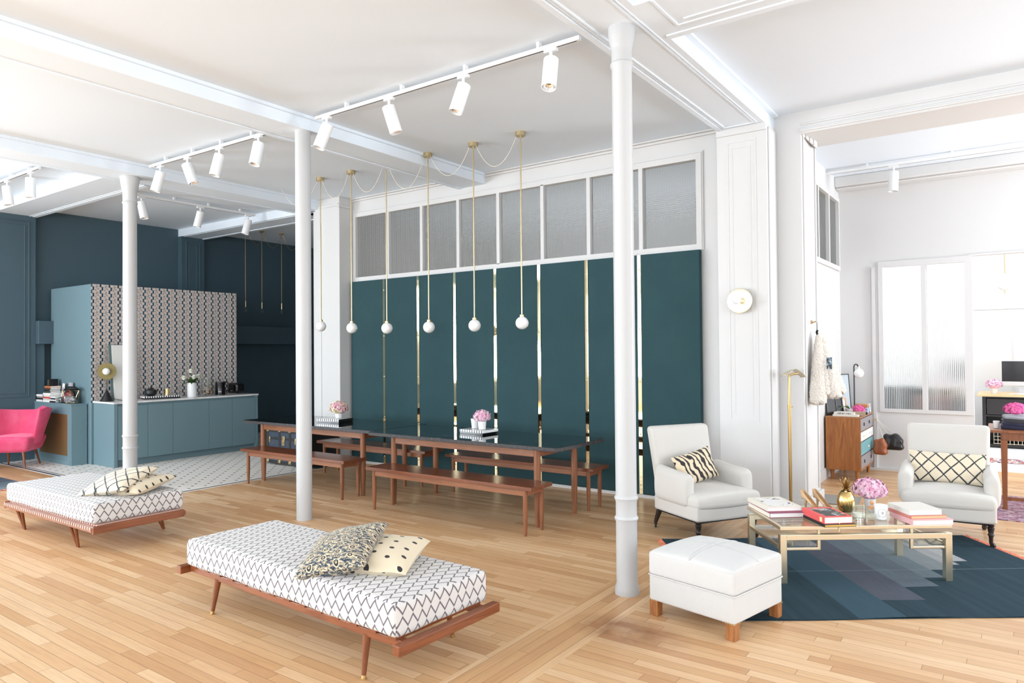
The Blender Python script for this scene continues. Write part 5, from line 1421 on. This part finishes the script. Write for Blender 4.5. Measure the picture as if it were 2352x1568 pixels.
def folded(loc, w, d, h, col, label, rz=0):
    def f(x, y, z): return (x + 0.004 * math.sin(y * 30 + z * 80), y + 0.006 * math.sin(x * 22), z + 0.004 * math.sin(x * 18 + y * 11))
    o = MB().soft(-w / 2, w / 2, -d / 2, d / 2, 0, h, h * 0.45, 10, f).build('folded_jeans', col, angle=70); o.location = loc; o.rotation_euler = (0, 0, rz)
    return tag(o, label, 'folded clothes', 'folded clothes in a pile')
den = fabric('navy_denim', (36, 38, 66)); den2 = fabric('charcoal_denim', (54, 56, 64)); den3 = fabric('marl_knit', (150, 154, 162), mottled=0.2)
zz = 0.824
for i, (h, m_, s) in enumerate(((0.034, den, 'at the bottom of the pile'), (0.030, den, 'second from the bottom'), (0.038, den2, 'third from the bottom, charcoal'), (0.032, den3, 'at the top, pale marl grey'))):
    folded((0.05 + 0.004 * (i % 2), 9.12, zz), 0.42 - 0.012 * i, 0.34, h, m_, 'folded garment ' + s + ' on the wooden table', R(1 + i)); zz += h + 0.001
hydrangea((-0.03, 9.10, zz + 0.062), 0.098, M['petal_hot'], 'hot pink hydrangea head on the folded clothes', 31, 170, 0.022, 'magenta flower heads', sc=(1, 1, 0.66), stem=0.0)
t = cup((-0.195, 9.06, 0.824), 0.025, 0.032, 0.075, 'small white beaker beside the folded clothes', name='beaker', cat='cup')

# ================================================================== FAR ROOM
t = thing('desk', (-0.55, 14.2, 0), 0, 'desk with pale oak top on a black drawer cabinet, far room', 'desk')
MB().box(-0.02, 3.0, 0, 0.95, 0.855, 0.895).build('desktop', M['lightoak'], t, smooth=False, bevel=0.002)
mb = MB(); mb.box(0.05, 0.10, 0.06, 0.7, 0.03, 0.855); mb.box(0.05, 2.6, 0.06, 0.7, 0.02, 0.06); mb.box(0.05, 2.6, 0.62, 0.7, 0.03, 0.855); mb.box(1.55, 1.6, 0.06, 0.7, 0.03, 0.855); mb.box(0.05, 1.6, 0.06, 0.7, 0.52, 0.545)
mb.box(0.05, 1.6, 0.07, 0.7, 0.83, 0.855); cab = mb.build('cabinet', plain('black_cabinet', (38, 34, 36), 0.5), t, smooth=False)
d = MB().box(0.11, 1.54, 0.055, 0.08, 0.555, 0.82).build('drawer', plain('black_drawer', (44, 40, 42), 0.45), t, smooth=False, bevel=0.004)
MB().tube([(0.53 + 0.03 * math.cos(a), 0.045, 0.66 + 0.03 * math.sin(a)) for a in [k * PI / 8 for k in range(16)]], 0.004, 6, True).build('ring_handle', M['brass'], d)
mb = MB()
for k in range(20):
    x = 0.2 + k * 0.055
    mb.box(x, x + 0.006, 0.08, 0.086, 0.065, 0.30)
for z in (0.07, 0.13, 0.19, 0.25, 0.30): mb.box(0.2, 1.26, 0.08, 0.086, z, z + 0.006)
o = mb.build('wire_basket', M['brass_pale'], smooth=False); o.location = (-0.55, 14.2, 0); tag(o, 'brass wire basket in the open bay of the desk cabinet', 'basket')
t = thing('computer', (0.09, 14.62, 0.896), R(-3), 'silver desktop computer with black screen on the far desk', 'computer')
MB().box(-0.325, 0.325, -0.01, 0.02, 0.125, 0.55).build('screen_shell', plain('silver', (206, 208, 210), 0.35), t, smooth=False, bevel=0.006)
MB().box(-0.318, 0.318, -0.0115, -0.009, 0.20, 0.543).build('screen', plain('screen_black', (30, 27, 30), 0.15), t, smooth=False)
MB().box(-0.09, 0.09, 0.0, 0.02, 0.01, 0.2).box(-0.1, 0.1, -0.09, 0.09, 0, 0.01).build('stand', plain('silver_2', (196, 198, 200), 0.35), t, smooth=False, bevel=0.003)
MB().sphere((0.0, -0.013, 0.162), 0.012, 12, (1, 0.2, 1)).build('emblem', M['black'], t)
o = MB().box(-0.21, 0.21, -0.06, 0.06, 0, 0.012).build('keyboard', plain('white_keys', (236, 236, 238), 0.5), smooth=False, bevel=0.004); o.location = (0.09, 14.36, 0.896); tag(o, 'slim white keyboard in front of the computer', 'keyboard')
cup((-0.335, 14.42, 0.896), 0.045, 0.055, 0.10, 'white pot on the far desk beside the computer', group='white flower pots')
hydrangea((-0.335, 14.42, 0.896 + 0.15), 0.115, M['petal_pink'], 'small pale pink hydrangea head on the far desk', 41, 150, 0.022)
t = thing('disc_pendant', (-0.145, 13.0, CZ), 0, 'pendant with globe and brass disc in the far room', 'pendant lamp')
MB().cyl((0, 0, 0), (0, 0, -1.28), 0.008, n=10).build('rod', M['brass_rod'], t)
MB().sphere((0.0, -0.04, -1.43), 0.105, 28).build('globe', M['opal'], t)
o = MB().lathe([(0.001, 0), (0.165, 0), (0.168, 0.003), (0.165, 0.006), (0.001, 0.006)], (0, 0, 0), 48).build('disc', M['brass_pale'], t); o.location = (0.01, 0.07, -1.43); o.rotation_euler = (PI / 2, 0, 0)
MB().cyl((0.0, -0.04, -1.53), (0, -0.04, -1.62), 0.02, 0.004, 12).build('finial', M['brass_pale'], t)
# chair behind the textured glass
t = thing('desk_chair', (-1.42, 12.3, 0), R(160), 'dark chair blurred behind the left textured glass light', 'chair')
MB().soft(-0.25, 0.25, -0.25, 0.25, 0.44, 0.52, 0.03).build('seat', M['under'], t)
MB().soft(-0.24, 0.24, 0.2, 0.26, 0.6, 1.1, 0.03).build('backrest', plain('grey_shell', (84, 90, 92), 0.5), t)
for sx in (-1, 1):
    for sy in (-1, 1): MB().cyl((sx * 0.22, sy * 0.22, 0), (sx * 0.2, sy * 0.2, 0.45), 0.012, n=10).build('leg', M['black'], t)
t = thing('side_cabinet', (-0.98, 12.0, 0), 0, 'small dark cabinet blurred behind the textured glass', 'cabinet')
MB().box(-0.12, 0.05, -0.2, 0.2, 0, 1.08).build('body', M['under'], t)
MB().box(-0.115, 0.045, -0.205, -0.19, 0.5, 1.0).build('door', plain('dusky_pink_door', (150, 110, 104), 0.6), t)
# ================================================================== KITCHEN COUNTER
CX0, CX1, CY0, CY1 = -11.53, -10.88, 5.06, 7.49; KZ = 0.968
t = thing('kitchen_counter', (CX0, CY0, 0), 0, 'long blue kitchen counter with white stone top against patterned wall', 'kitchen counter')
LX, LYY = CX1 - CX0, CY1 - CY0
mb = MB(); mb.box(0, LX - 0.025, 0.05, LYY - 0.05, 0.10, KZ - 0.03); mb.box(0, LX, 0, 0.05, 0.0, KZ - 0.026); mb.box(0, LX, LYY - 0.05, LYY, 0.0, KZ - 0.026); mb.box(0, LX - 0.07, 0.05, LYY - 0.05, 0.0, 0.1)
mb.build('carcass', M['cabblue'], t, smooth=False, bevel=0.002)
MB().box(-0.0, LX + 0.01, -0.01, LYY + 0.008, KZ - 0.026, KZ).build('worktop', M['carrara'], t, smooth=False, bevel=0.002)
dy = [0.055, 0.50, 0.90, 1.51, 1.935, LYY - 0.055]
for a, b in zip(dy[:-1], dy[1:]): MB().box(LX - 0.024, LX - 0.004, a + 0.002, b - 0.002, 0.105, 0.905).build('door', M['cabblue'], t, smooth=False, bevel=0.0015)

# radiator cover with brass mesh
t = thing('radiator_cover', (-12.98, 4.795, 0), 0, 'blue radiator cover with brass mesh front, books on top', 'radiator cover')
RW = 1.34; RD = 0.22; RH = 0.93
mb = MB(); mb.box(0, RW, 0.02, RD, 0, RH - 0.02); 
mb.build('body', M['cabblue'], t, smooth=False)
mb = MB(); mb.box(0, 0.20, 0, 0.02, 0.0, RH - 0.02); mb.box(1.20, RW, 0, 0.02, 0.0, RH - 0.02); mb.box(0.2, 1.2, 0, 0.02, 0.77, RH - 0.02); mb.box(0.2, 1.2, 0, 0.02, 0.0, 0.138); mb.box(0.0, RW - 0.04, -0.004, 0.0, 0.0, 0.07); mb.box(0.05, RW - 0.05, -0.003, 0, 0.862, 0.868)
mb.build('front_frame', M['cabblue'], t, smooth=False)
MB().box(-0.005, RW + 0.005, -0.008, RD + 0.01, RH - 0.02, RH).build('top', M['cabblue'], t, smooth=False, bevel=0.002)
mm = Mat('brass_mesh', rough=0.5, metal=0.6); x, y, z = mm.xyz()
g = ((x / 0.012).frac() - 0.5).abs().max(((z / 0.012).frac() - 0.5).abs()).gt(0.36); mm.base(mm.mix(g, rgb(120, 92, 58), rgb(176, 140, 92)))
MB().box(0.2, 1.2, 0.010, 0.016, 0.138, 0.77).build('mesh_panel', mm.m, t, smooth=False)

# things on the radiator cover
def flat_pile(x, y, z, specs, where):
    for i, (w, d, h, col, rz, nm) in enumerate(specs):
        book((x, y, z), R(90) + rz, d, w, h, PC(col), nm + ', ' + where, 'books on the radiator cover'); z += h + 0.001
    return z
_pc = {}
def PC(c):
    if c not in _pc: _pc[c] = plain('cover_%d_%d_%d' % c, c, 0.6)
    return _pc[c]
Wt, Bk, Gy, Og, Rd = (232, 230, 226), (34, 34, 38), (150, 150, 152), (196, 120, 70), (196, 74, 60)
RZ = RH + 0.001
flat_pile(-12.88, 4.915, RZ, [(0.27, 0.19, 0.03, Wt, 0.0, 'white book at the bottom'), (0.26, 0.19, 0.028, Bk, 0.03, 'black book, second from the bottom'), (0.24, 0.18, 0.024, Gy, -0.04, 'grey book, third from the bottom'), (0.22, 0.18, 0.028, (240, 238, 234), 0.05, 'off-white book on top')], 'leftmost pile on the radiator cover')
z_ = flat_pile(-12.60, 4.915, RZ, [(0.24, 0.19, 0.03, Wt, 0.0, 'white book at the bottom'), (0.23, 0.19, 0.026, (206, 200, 196), -0.03, 'pale grey book, second from the bottom'), (0.24, 0.18, 0.024, Rd, 0.04, 'red edged book, third from the bottom'), (0.23, 0.18, 0.028, (226, 222, 216), -0.02, 'pale book, fourth from the bottom'), (0.25, 0.18, 0.03, (242, 240, 238), 0.03, 'white book, fifth from the bottom'), (0.20, 0.16, 0.03, (58, 72, 66), 0.02, 'dark green book, sixth from the bottom'), (0.19, 0.16, 0.024, (40, 42, 44), -0.03, 'black book, second from the top'), (0.20, 0.16, 0.026, (84, 60, 46), 0.02, 'brown book near the top'), (0.20, 0.16, 0.026, Og, 0.02, 'orange book on top')], 'tall pile on the radiator cover')
t = thing('candle_box', (-12.60, 4.915, z_ + 0.001), R(10), 'black and gold candle box on top of the tall book pile', 'box')
MB().box(-0.055, 0.055, -0.05, 0.05, 0, 0.11).build('box', M['black'], t, smooth=False); MB().box(-0.052, -0.018, -0.052, -0.05, 0.01, 0.10).build('gold_label', M['brass'], t, smooth=False)
flat_pile(-12.36, 4.90, RZ, [(0.20, 0.17, 0.026, Bk, 0.0, 'black magazine at the bottom'), (0.20, 0.17, 0.018, Wt, 0.06, 'white magazine, second from the bottom'), (0.19, 0.16, 0.026, (60, 62, 70), -0.05, 'slate book, third from the bottom'), (0.19, 0.16, 0.02, (230, 228, 224), 0.02, 'white book on top')], 'low middle pile on the radiator cover')
t = thing('picture_card', (-12.36, 4.96, RZ + 0.094), (R(-6), 0, R(-12)), 'white card with black portrait drawing propped on the books', 'picture')
MB().box(-0.085, 0.085, -0.004, 0.0, 0, 0.20).build('card', M['paper'], t, smooth=False)
MB().box(-0.045, 0.045, -0.0048, -0.004, 0.03, 0.14).build('drawing', printed('portrait', (236, 234, 230), [(0.5, (40, 40, 44)), (0.62, (236, 234, 230))], 18), t, smooth=False)
t = thing('grey_folder', (-12.16, 4.985, RZ), (R(-5), 0, R(-6)), 'grey folder standing behind the wire basket', 'folder')
MB().box(-0.08, 0.08, -0.02, 0.0, 0, 0.31).build('folder', PC((176, 172, 176)), t, smooth=False)
t = thing('geometric_wire_basket', (-11.92, 4.90, RZ), R(0), 'brass geometric wire basket filled with scarves and stones', 'basket')
mb = MB(); top = [(0.21 * math.cos(k * PI / 3 + 0.3), 0.105 * math.sin(k * PI / 3 + 0.3), 0.20) for k in range(6)]; bot = [(0.15 * math.cos(k * PI / 3 + 0.8), 0.08 * math.sin(k * PI / 3 + 0.8), 0.006) for k in range(6)]
mb.tube(top, 0.0045, 6, True); mb.tube(bot, 0.0045, 6, True)
for k in range(6): mb.tube([top[k], bot[k]], 0.004, 6); mb.tube([top[k], bot[k - 1]], 0.004, 6)
mb.build('frame', M['brass'], t)
def blob(loc, r, sc, mat, label, name, cat, parent=None, seed=0):
    rnd = random.Random(seed)
    mb = MB(); ph = [rnd.uniform(0, 6) for _ in range(4)]
    def g(u, v):
        a = 2 * PI * u; b = PI * v; q = 1 + 0.12 * math.sin(3 * a + ph[0]) * math.sin(b) + 0.1 * math.sin(5 * b + ph[1] + 2 * a) * math.sin(b)
        return (r * sc[0] * q * math.sin(b) * math.cos(a), r * sc[1] * q * math.sin(b) * math.sin(a), -r * sc[2] * q * math.cos(b))
    mb.surf(g, 24, 16, closeu=True); o = mb.build(name, mat, parent, angle=180); o.location = loc
    if not parent: tag(o, label, cat)
    return o
blob((-11.92, 4.90, RZ + 0.22), 0.13, (1.25, 0.6, 0.32), M['black'], 'black knitted scarf piled on the wire basket', 'scarf', 'scarf', seed=2)
blob((-11.98, 4.90, RZ + 0.12), 0.10, (1.1, 0.65, 0.6), printed('mixed_scarf', (60, 34, 48), [(0.45, (200, 90, 80)), (0.52, (46, 50, 60)), (0.6, (120, 60, 80))], 12), 'patterned red and dark scarf inside the wire basket', 'scarf', 'scarf', seed=3)
blob((-11.86, 4.87, RZ + 0.065), 0.085, (1.5, 0.75, 0.7), printed('grey_stone', (110, 110, 112), [(0.5, (150, 150, 152)), (0.58, (90, 90, 94))], 9), 'grey crumpled bag at the foot of the wire basket', 'cloth_bag', 'bag', seed=4)
blob((-12.20, 4.865, RZ + 0.045), 0.06, (1.2, 0.6, 0.75), printed('marbled', (40, 42, 46), [(0.5, (200, 200, 198)), (0.56, (60, 80, 90))], 20), 'black and white bundle left of the wire basket', 'bundle', 'bundle', seed=5)

# things on the counter
KT = KZ + 0.001
t = thing('disc_table_lamp', (-11.28, 5.14, KT), R(62), 'table lamp with brass disc, white bulb and black cone base', 'table lamp')
MB().lathe([(0.001, 0), (0.088, 0), (0.090, 0.006), (0.012, 0.165), (0.006, 0.172)], n=36).build('base', M['black'], t)
MB().cyl((0, 0, 0.16), (0, 0, 0.36), 0.006, n=10).build('stem', plain('dark_green_metal', (30, 60, 60), 0.4), t)
o = MB().lathe([(0.001, 0), (0.127, 0), (0.129, 0.003), (0.127, 0.006), (0.001, 0.006)], n=48).build('disc', Mat('disc_brass', (0.20, 0.165, 0.075), 0.35, 1.0).m, t); o.location = (0, 0, 0.455); o.rotation_euler = (PI / 2, 0, 0)
MB().cyl((0, -0.006, 0.455), (0, -0.07, 0.455), 0.032, 0.044, 20).build('socket', M['brass_pale'], t); MB().sphere((0, -0.115, 0.455), 0.052, 24).build('bulb', M['opal'], t)
MB().tube([(0.06, 0.02, 0.02), (0.10, 0.06, 0.03), (0.15, 0.10, 0.01), (0.20, 0.10, 0.005)], 0.004, 6).build('flex', M['black'], t)
t = thing('leaning_board', (-11.30, 5.50, KT), (0, R(-6.5), 0), 'tall off-white board with worn edge leaning on the wallpaper behind the column', 'board')
MB().box(-0.012, 0.0, -0.235, 0.10, 0, 0.86).build('white_face', plain('chalky_white', (232, 231, 226), 0.6), t, smooth=False)
MB().box(-0.030, -0.0125, -0.275, 0.11, 0, 0.87).build('backing', plain('green_grey_back', (96, 112, 112), 0.6), t, smooth=False)
t2 = thing('striped_box', (-11.20, 5.93, KT), R(80), 'black and white striped tray carrying the teapot on the counter', 'box', 'striped lacquer boxes')
MB().box(-0.27, 0.27, -0.10, 0.10, 0, 0.02).build('base', M['black_gloss'], t2, smooth=False); MB().box(-0.275, 0.275, -0.105, 0.105, 0.02, 0.045).build('lid', STRIPE, t2, smooth=False)
t = thing('teapot', (-11.20, 5.77, KT + 0.047), R(100), 'black cast iron teapot on the striped tray', 'teapot')
MB().lathe([(0.001, 0), (0.05, 0), (0.085, 0.03), (0.092, 0.06), (0.078, 0.095), (0.045, 0.112), (0.001, 0.115)], n=32).build('body', M['black'], t)
MB().lathe([(0.046, 0.108), (0.042, 0.122), (0.008, 0.128), (0.006, 0.14), (0.013, 0.148), (0.001, 0.156)], n=24).build('lid', M['black'], t)
MB().tube([(0.08, 0, 0.05), (0.115, 0, 0.075), (0.135, 0, 0.105)], [0.018, 0.012, 0.009], 10).build('spout', M['black'], t)
t = thing('gold_candle', (-11.20, 6.03, KT + 0.047), 0, 'gold metal candle tumbler right of the teapot', 'candle')
MB().lathe([(0.001, 0), (0.044, 0), (0.045, 0.10), (0.041, 0.10), (0.040, 0.06), (0.001, 0.06)], n=32).build('tumbler', M['brass'], t)
t = thing('vase', (-11.10, 6.40, KT), 0, 'tall white cylinder vase with white flowers on the counter', 'vase')
MB().lathe([(0.001, 0), (0.072, 0), (0.074, 0.004), (0.074, 0.232), (0.070, 0.235), (0.068, 0.18), (0.001, 0.17)], n=36).build('body', M['porcelain'], t)
fl = thing('white_bouquet', (-11.10, 6.40, KT + 0.2), 0, 'bouquet of white roses and leaves in the white vase', 'flowers')
def rose(mb, c, r):
    for k in range(16):
        lay = k // 4; a = k * 2.4; rr = r * (0.25 + 0.2 * lay); h = 0.9 - 0.16 * lay
        def g(u, v, a=a, rr=rr, h=h):
            b = a + (u - 0.5) * 1.9; q = rr * (0.55 + 0.6 * v ** 1.5); return (c[0] + q * math.cos(b), c[1] + q * math.sin(b), c[2] - r * 0.5 + r * h * v * (1.1 - 0.25 * (2 * u - 1) ** 2))
        mb.surf(g, 5, 4)
    mb.sphere((c[0], c[1], c[2] - r * 0.35), r * 0.55, 10)
for c in ((-0.02, -0.13, 0.13), (0.06, 0.0, 0.14), (-0.03, 0.13, 0.15), (0.0, -0.02, 0.24)):
    mb = MB(); rose(mb, c, 0.055); mb.build('rose', M['petal_white'], fl); MB().tube([(0, 0, 0), tuple(Vector(c) * 0.6), (c[0], c[1], c[2] - 0.03)], 0.0035, 6).build('stem', M['leaf'], fl)
mb = MB()
for k in range(22):
    a = k * 2.399; l = 0.15 + 0.04 * math.sin(k * 3)
    def g(u, v, a=a, l=l): 
        return (l * v * math.cos(a) - (u - 0.5) * 0.05 * math.sin(PI * v) * math.sin(a), l * v * math.sin(a) + (u - 0.5) * 0.05 * math.sin(PI * v) * math.cos(a), 0.03 + 0.09 * v - 0.09 * v * v * (k % 3) * 0.6)
    mb.surf(g, 2, 7)
mb.build('foliage', M['leaf'], fl)
t = thing('glass_jar', (-11.26, 6.76, KT), 0, 'tall clear glass jar of coffee pods beside the vase', 'jar')
MB().lathe([(0.001, 0), (0.09, 0), (0.10, 0.02), (0.10, 0.16), (0.085, 0.20), (0.075, 0.30), (0.073, 0.30), (0.083, 0.20), (0.097, 0.16), (0.097, 0.02), (0.001, 0.006)], n=36).build('jar', M['glass'], t)
rnd = random.Random(9); mb = MB()
podm = [plain('pod_silver', (206, 204, 206), 0.3, 0.5), plain('pod_brown', (120, 76, 48), 0.35, 0.4), plain('pod_gold', (196, 150, 84), 0.3, 0.5)]
for mi, pm in enumerate(podm):
    mb = MB()
    for k in range(16):
        a = rnd.uniform(0, 2 * PI); q = rnd.uniform(0.02, 0.072); mb.sphere((q * math.cos(a), q * math.sin(a), rnd.uniform(0.025, 0.14)), 0.019, 8, (1, 1, 0.8))
    o = mb.build('coffee_pods', pm, t); o['kind'] = 'stuff'
t = thing('kettle', (-11.24, 6.99, KT), R(60), 'black electric kettle on the counter', 'kettle')
MB().lathe([(0.001, 0), (0.085, 0), (0.086, 0.02), (0.082, 0.025), (0.078, 0.20), (0.070, 0.225), (0.001, 0.235)], n=32).build('body', M['black_gloss'], t)
MB().tube([(0.0705, 0, 0.215), (0.11, 0, 0.215), (0.135, 0, 0.18), (0.13, 0, 0.09), (0.082, 0, 0.05)], 0.012, 10).build('handle', M['black'], t)
MB().lathe([(0.071, 0.218), (0.073, 0.224), (0.068, 0.229)], n=32, capb=False, capt=False).build('rim', M['chrome'], t)
MB().box(-0.03, 0.02, -0.0845, -0.080, 0.05, 0.062).build('badge', M['chrome'], t, smooth=False)
t = thing('toaster', (-11.24, 7.29, KT), R(10), 'black toaster at the far end of the counter', 'toaster')
MB().soft(-0.13, 0.13, -0.09, 0.09, 0.01, 0.19, 0.045).build('body', M['black_gloss'], t)
MB().box(-0.09, 0.09, -0.05, -0.02, 0.188, 0.192).box(-0.09, 0.09, 0.02, 0.05, 0.188, 0.192).build('slots', M['black'], t, smooth=False)
MB().box(0.128, 0.15, -0.02, 0.02, 0.11, 0.125).build('lever', M['black'], t, smooth=False); MB().box(-0.02, 0.03, -0.093, -0.089, 0.05, 0.06).build('badge', M['chrome'], t, smooth=False)

# ================================================================== PINK CHAIR
t = thing('cocktail_chair', (-12.31, 4.29, 0), R(46), 'hot pink velvet cocktail chair with flared back and wooden legs', 'armchair')
def seatp(x, y, z):
    k = (z - 0.24) / 0.22
    s = 0.80 + 0.2 * min(1, max(0, k))
    return (x * s, y * s * (1.0), z + (0.02 * max(0, 1 - (x / 0.33) ** 2) if z > 0.4 else 0))
MB().soft(-0.34, 0.34, -0.33, 0.30, 0.24, 0.46, 0.06, 10, seatp).build('seat', M['pink'], t, angle=60)
def backp(u, v):
    a = R(-205 + 230 * u); a = R(205 - 230 * u) if False else R(-25 + 230 * u)
    k = v; ribs = 0.016 * abs(math.sin(PI * u * 7)) ** 0.5
    rx = 0.33 + 0.14 * k; ry = 0.27 + 0.16 * k
    edge = abs(u - 0.5) * 2
    top = 0.84 - 0.03 * math.cos(PI * (u - 0.5) * 2) + 0.06 * edge ** 4 - 0.45 * max(0, edge - 0.86)
    z = 0.36 + (top - 0.36) * k
    return ((rx + ribs) * math.cos(a), (ry + ribs) * math.sin(a) - 0.02, z)
mb = MB(); mb.surf(backp, 84, 12); o = mb.build('backrest', M['pink'], t, angle=80); s = o.modifiers.new('s', 'SOLIDIFY'); s.thickness = 0.075; s.offset = -1
b = o.modifiers.new('b', 'BEVEL'); b.width = 0.03; b.segments = 4; b.limit_method = 'ANGLE'; b.angle_limit = R(50)
for (x, y, dx, dy) in ((-0.21, -0.22, -0.05, -0.06), (0.21, -0.22, 0.05, -0.06), (-0.18, 0.2, -0.04, 0.08), (0.18, 0.2, 0.04, 0.08)):
    MB().cyl((x + dx, y + dy, 0), (x, y, 0.26), 0.011, 0.021, 16).build('leg', M['teak_leg'], t)

# ================================================================== TRUNK
t = thing('steamer_trunk', (-9.32, 6.57, 0), R(1), 'old dark blue steamer trunk with brass fittings behind the bench', 'trunk')
TW, TD, TH = 1.02, 0.52, 0.53
bt = Mat('worn_blue_canvas', rough=0.6); n = bt.noise(8, None, 4, 0.7); bt.base(bt.ramp(n, [(0.35, rgb(38, 50, 66)), (0.7, rgb(56, 68, 84))]))
MB().box(0, TW, 0, TD, 0.03, TH).build('body', bt.m, t, bevel=0.02, segs=3)
strapm = plain('black_strap', (34, 32, 32), 0.6)
mb = MB()
for x in (0.0, 0.28, 0.52, 0.80, TW - 0.05): mb.box(x, x + 0.05, -0.006, TD + 0.006, 0.024, TH + 0.006)
mb.box(-0.006, TW + 0.006, -0.006, TD + 0.006, 0.38, 0.41); mb.box(-0.006, TW + 0.006, -0.006, TD + 0.006, 0.02, 0.06); mb.box(-0.006, TW + 0.006, -0.006, TD + 0.006, TH - 0.04, TH + 0.005)
mb.build('wood_straps', strapm, t, bevel=0.004)
for x in (0.0, 0.28, 0.52, 0.80, TW - 0.05):
    for z in (TH - 0.035, 0.03): MB().box(x - 0.004, x + 0.052, -0.014, 0.04, z, z + 0.05).build('corner_plate', M['brass'], t, bevel=0.008, segs=3)
MB().box(0.37, 0.43, -0.012, 0.0, 0.30, 0.44).cyl((0.40, -0.012, 0.36), (0.40, -0.02, 0.36), 0.024, n=16).build('lock', M['brass'], t, bevel=0.003)
for x in (0.06, 0.66): MB().box(x, x + 0.03, -0.012, 0, 0.33, 0.42).build('latch', M['brass'], t, bevel=0.003)
t = thing('steamer_trunk', (-8.95, 7.13 + 0.02, 0), 0, 'low black trunk with brass handle behind the far bench, by the white pier', 'trunk') if False else None
